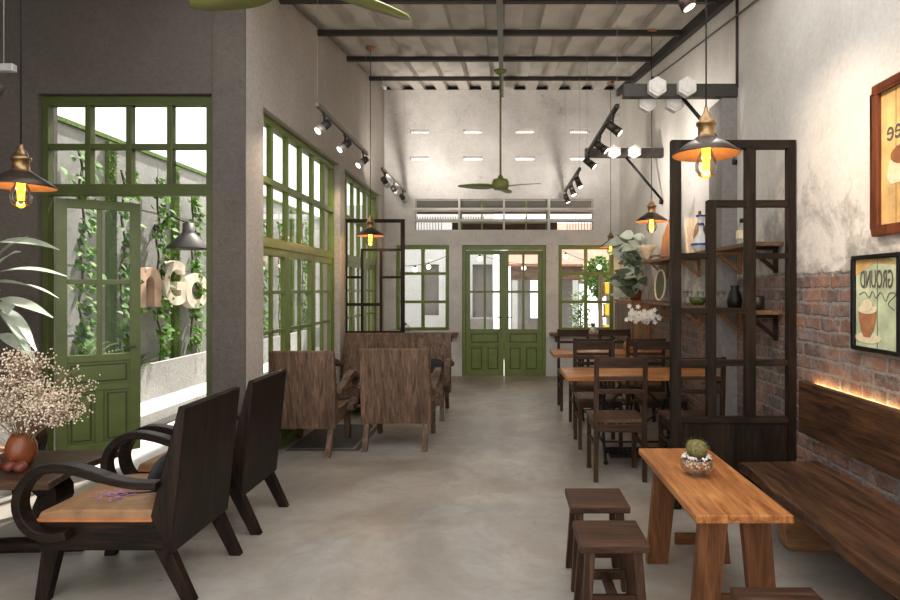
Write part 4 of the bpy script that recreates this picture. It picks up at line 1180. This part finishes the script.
mb = MB(); mb.prism(body, 'X', -.06, -.02); ob = mb.build('instrument_body', W_shelf('Z'), t, bevel=.01); ob.rotation_euler = (0, R(4), 0)
ob = MB().box(-.055, -.035, -.014, .014, .40, .82).build('neck', W_chair('Z'), t, bevel=.003); ob.rotation_euler = (0, R(4), 0)
ob = MB().ball((-.045, 0, .84), .022, 10, 8, (.6, 1, 1.5)).build('headstock', W_chair('Z'), t); ob.rotation_euler = (0, R(4), 0)
t = thing('round_board', (1.93, 5.86, 1.832), 'round tan wooden board leaning behind the porcelain vase', 'board')
ob = MB().cyl((-.012, 0, .16), (.012, 0, .16), .16, seg=32).build('board', W_shelf('Z'), t, bevel=.004)
ob = MB().box(-.012, .012, -.02, .02, .31, .42).build('handle', W_shelf('Z'), t, bevel=.004)

# sideboard, big plant, orchids, pot
t = thing('sideboard', (1.88, 8.72, 0), 'narrow brown slatted sideboard in the far right corner', 'cabinet')
MB().box(-.11, .11, -.65, .65, .04, 1.30).box(-.13, .115, -.67, .67, 1.301, 1.33).build('body', W_warm('Z'), t, bevel=.004)
for k in range(4):
    dd = MB().box(-.125, -.111, -.63 + k * .32, -.33 + k * .32, .08, 1.27).build('door', W_shelf('Z'), t, bevel=.004)
    MB().ball((-.135, -.36 + k * .32, .75), .012, 8, 6).build('knob', M['brass'], dd)
t = thing('leafy_plant', (1.83, 8.22, 1.331), 'large grey green leaved plant on the sideboard in the far corner', 'plant')
MB().lathe([(0, 0), (.07, 0), (.09, .14), (.08, .14), (.075, .12), (0, .12)], seg=20).build('pot', M['terracotta'], t)
ms = MB(); mb = MB(); mb2 = MB(); rr = random.Random(21)
for k in range(5): ms.tube(spline([(0, 0, .1), (rr.uniform(-.1, .03), rr.uniform(-.1, .1), .35), (rr.uniform(-.22, .05), rr.uniform(-.25, .2), .6)], 3), .008, 5)
ms.build('stems', M['stem'], t)
for k in range(80):
    a = rr.uniform(PI * .6, PI * 1.62); e = rr.uniform(-.3, 1.1); z = rr.uniform(.05, .85)
    d = (math.cos(a) * math.cos(e), math.sin(a) * math.cos(e), math.sin(e))
    (mb if k % 5 < 3 else mb2).leaf((rr.uniform(-.14, .04), rr.uniform(-.5, .15), z), d, rr.uniform(.18, .32), rr.uniform(.12, .17), up=(-.3, -.7, .5), droop=.16, n=6, fold=.2)
mb.build('pale_leaves', M['leaf_pale'], t, fix=False); mb2.build('dark_leaves', M['leaf_dark'], t, fix=False)
t = thing('orchid_vase', (1.62, 7.02, .76), 'white orchid blossoms in a slim vase on the farther dining table', 'flowers')
MB().lathe([(0, 0), (.03, 0), (.035, .05), (.02, .1), (.024, .12), (.018, .12), (0, .02)], seg=20).build('vase', M['cream'], t)
ms = MB(); mf = MB()
for k in range(5):
    q = (rr.uniform(-.17, .17), rr.uniform(-.1, .1), rr.uniform(.34, .46)); pts = spline([(0, 0, .08), (q[0] * .2, q[1] * .2, .28), q], 4)
    ms.tube(pts, .003, 4)
    for j in range(11):
        c = Vector(pts[-1]) + Vector((rr.gauss(0, .05), rr.gauss(0, .03), rr.gauss(0, .035)))
        for m_ in range(5):
            a = m_ * 2 * PI / 5; mf.leaf(c, (math.cos(a), rr.uniform(-.4, 0), math.sin(a)), .032, .028, up=(0, -1, 0), droop=0, n=2)
ms.build('stems', M['leaf_fern'], t, fix=False); mf.build('blossoms', M['orchid'], t, fix=False)
t = thing('copper_jar', (1.50, 7.10, .76), 'round copper jar on the farther dining table left of the orchids', 'jar')
MB().lathe([(0, 0), (.05, 0), (.068, .04), (.06, .09), (.04, .11), (.036, .11), (.05, .08), (0, .02)], seg=24).build('jar_body', M['copper'], t)
MB().lathe([(0, .135), (.012, .132), (.04, .118), (.044, .108), (0, .108)], seg=24).build('lid', M['copper'], t)
t = thing('small_pot', (1.53, BW - .16, .745), 'small white pot with a sprig on the right window ledge', 'pot')
MB().lathe([(0, 0), (.04, 0), (.055, .11), (.048, .11), (.04, .09), (0, .09)], seg=20).build('pot', M['pot_white'], t)
mb = MB()
for k in range(24):
    a = rr.uniform(0, 6.28); mb.leaf((0, 0, .09), (math.cos(a), math.sin(a), rr.uniform(.6, 2)), rr.uniform(.08, .16), .025, droop=.1, n=3)
mb.build('leaves', M['leaf_green'], t, fix=False)
t = thing('glass_jar', (-1.62, BW - .14, .745), 'round glass jar on the left window ledge', 'jar')
MB().lathe([(0, 0), (.05, 0), (.09, .05), (.09, .10), (.05, .14), (.045, .14), (.08, .1), (.08, .05), (0, .01)], seg=24).build('jar_body', M['clear'], t)
MB().ball((0, 0, .155), .025).build('stopper', M['grey_metal'], t)
t = thing('cream_wall_lamp', (2.0, 7.45, 1.9), 'cream flared wall lamp beside the big leaved corner plant', 'lamp')
MB().cyl((-.01, 0, 0), (0, 0, 0), .04).build('wall_plate', M['brass'], t)
MB().tube([(-.01, 0, 0), (-.12, 0, .0), (-.16, 0, -.03)], .01).build('arm', M['brass'], t)
MB().lathe([(.02, -.16), (.05, -.12), (.07, -.06), (.15, 0), (.145, .004), (.06, -.05), (.04, -.12), (0, -.15)], (-.2, 0, .12), 28).build('shade', M['cream'], t)

# ------------------------------------------------------------------ pictures on the right wall
def quad(name, pts, x, mat, parent, th=.0015):
    mb = MB(); mb.prism(pts, 'X', x - th, x); return mb.build(name, mat, parent)
def wall_text(name, body, size, mat, y, z, x, parent, sx_=1, sy_=1, th=.001, off=0):
    return text_obj(name, body, size, mat, frame_mat((0, 1, 0), (0, 0, 1), (1, 0, 0), (x, y, z)), th, off, sx_, sy_, parent)
t = thing('framed_poster', (2.0, 3.185, 1.418), 'black framed coffee cup poster reading GROUND backwards', 'picture')
hw_, hh = .205, .262
mb = MB(); fw = .022
mb.box(-.03, -.002, -hw_, hw_, hh - fw, hh).box(-.03, -.002, -hw_, hw_, -hh, -hh + fw).box(-.03, -.002, -hw_, -hw_ + fw, -hh + fw, hh - fw).box(-.03, -.002, hw_ - fw, hw_, -hh + fw, hh - fw)
mb.build('picture_frame', M['black'], t, bevel=.003)
pr = MB().box(-.012, -.002, -hw_ + fw, hw_ - fw, -hh + fw, hh - fw).build('print', M['poster_green'], t)
quad('print_border', [(-.183, .20), (-.10, .238), (.183, .238), (.183, .15), (.02, .215)], -.0122, M['poster_yellow'], pr)
quad('print_board_line', [(-.012, -.235), (-.008, -.235), (-.008, .235), (-.012, .235)], -.0137, M['ink'], pr, .0008)
wall_text('print_title', 'GROUND', .10, M['ink'], 0, .125, -.0155, pr, .64, 1.35)
sc_ = spline([(-.0145, .15, .045), (-.0145, .10, .06), (-.0145, .06, .03), (-.0145, .03, .065), (-.0145, .0, .03), (-.0145, -.04, .06), (-.0145, -.08, .015), (-.0145, -.11, .055), (-.0145, -.16, .05), (-.0145, -.10, .0), (-.0145, -.15, -.03)], 5)
MB().tube(sc_, .002, 4).build('print_script', M['ink'], pr)
cup = [(.155, -.035), (-.005, -.035), (.0, -.09), (.025, -.15), (.05, -.185), (.105, -.185), (.13, -.15), (.15, -.09)]
quad('print_saucer', [(.075 + .115 * math.cos(a), -.19 + .028 * math.sin(a)) for a in [2 * PI * j / 24 for j in range(24)]], -.0137, M['creamprint'], pr)
quad('print_cup', cup, -.0155, M['cupbrown'], pr)
quad('print_foam', [(.075 + .082 * math.cos(a), -.035 + .024 * math.sin(a)) for a in [2 * PI * j / 24 for j in range(24)]], -.0175, M['creamprint'], pr)
quad('print_foam_peak', [(.075 + .05 * math.cos(a), -.012 + .032 * math.sin(a)) for a in [2 * PI * j / 24 for j in range(24)]], -.0192, M['creamprint'], pr)
t = thing('framed_sign', (2.0, 2.80, 2.17), 'red brown wood framed yellow picture cut off at the right edge', 'picture')
hw_, hh = .39, .40; fw = .05
mb = MB()
mb.box(-.04, -.002, -hw_, hw_, hh - fw, hh).box(-.04, -.002, -hw_, hw_, -hh, -hh + fw).box(-.04, -.002, -hw_, -hw_ + fw, -hh + fw, hh - fw).box(-.04, -.002, hw_ - fw, hw_, -hh + fw, hh - fw)
mb.build('picture_frame', M['redwood'], t, bevel=.008)
pr = MB().box(-.015, -.002, -hw_ + fw, hw_ - fw, -hh + fw, hh - fw).build('print', M['poster_yellow'], t)
for y in (-.2, -.05, .1, .22): quad('print_plank_line', [(y, -.34), (y + .004, -.34), (y + .004, .34), (y, .34)], -.0152, M['poster_brown'], pr, .0008)
wall_text('print_title', 'Coffee', .15, M['ink'], .12, .13, -.0175, pr, .85, 1)
quad('print_cup', [(.27, -.02), (.29, -.1), (.26, -.14), (.10, -.14), (.02, -.05), (.02, .01), (.1, .03)], -.0165, M['creamprint'], pr)
quad('print_coffee', [(.15 + .11 * math.cos(a), -.0 + .05 * math.sin(a)) for a in [2 * PI * j / 20 for j in range(20)]], -.0182, M['poster_brown'], pr)

# ------------------------------------------------------------------ light, world, camera
w = bpy.data.worlds.new('sky'); S.world = w; w.use_nodes = True
bg = w.node_tree.nodes['Background']; bg.inputs[0].default_value = (1, .99, .975, 1); bg.inputs[1].default_value = 1.6
su = bpy.data.lights.new('sun', 'SUN'); su.energy = 7; su.angle = R(1.5); su.color = (1, .95, .87)
so = bpy.data.objects.new('sun', su); C.objects.link(so)
d = Vector((-.22, -.62, -1.0)); so.rotation_euler = d.to_track_quat('-Z', 'Y').to_euler(); so.location = (0, 12, 12)

cam = bpy.data.cameras.new('camera'); cam.lens = 24; cam.sensor_width = 36; cam.sensor_fit = 'HORIZONTAL'
cam.shift_x = -52 / 900; cam.shift_y = -12 / 900
co = bpy.data.objects.new('camera', cam); C.objects.link(co); co.location = (0, 0, 1.5); co.rotation_euler = (R(90), 0, 0)
S.camera = co
S.view_settings.view_transform = 'Standard'; S.view_settings.look = 'None'; S.view_settings.exposure = .82; S.view_settings.gamma = 1
S.view_settings.use_curve_mapping = False
S.cycles.max_bounces = 10; S.cycles.diffuse_bounces = 6; S.cycles.transparent_max_bounces = 16
S.cycles.sample_clamp_indirect = 6; S.cycles.caustics_reflective = False; S.cycles.caustics_refractive = False
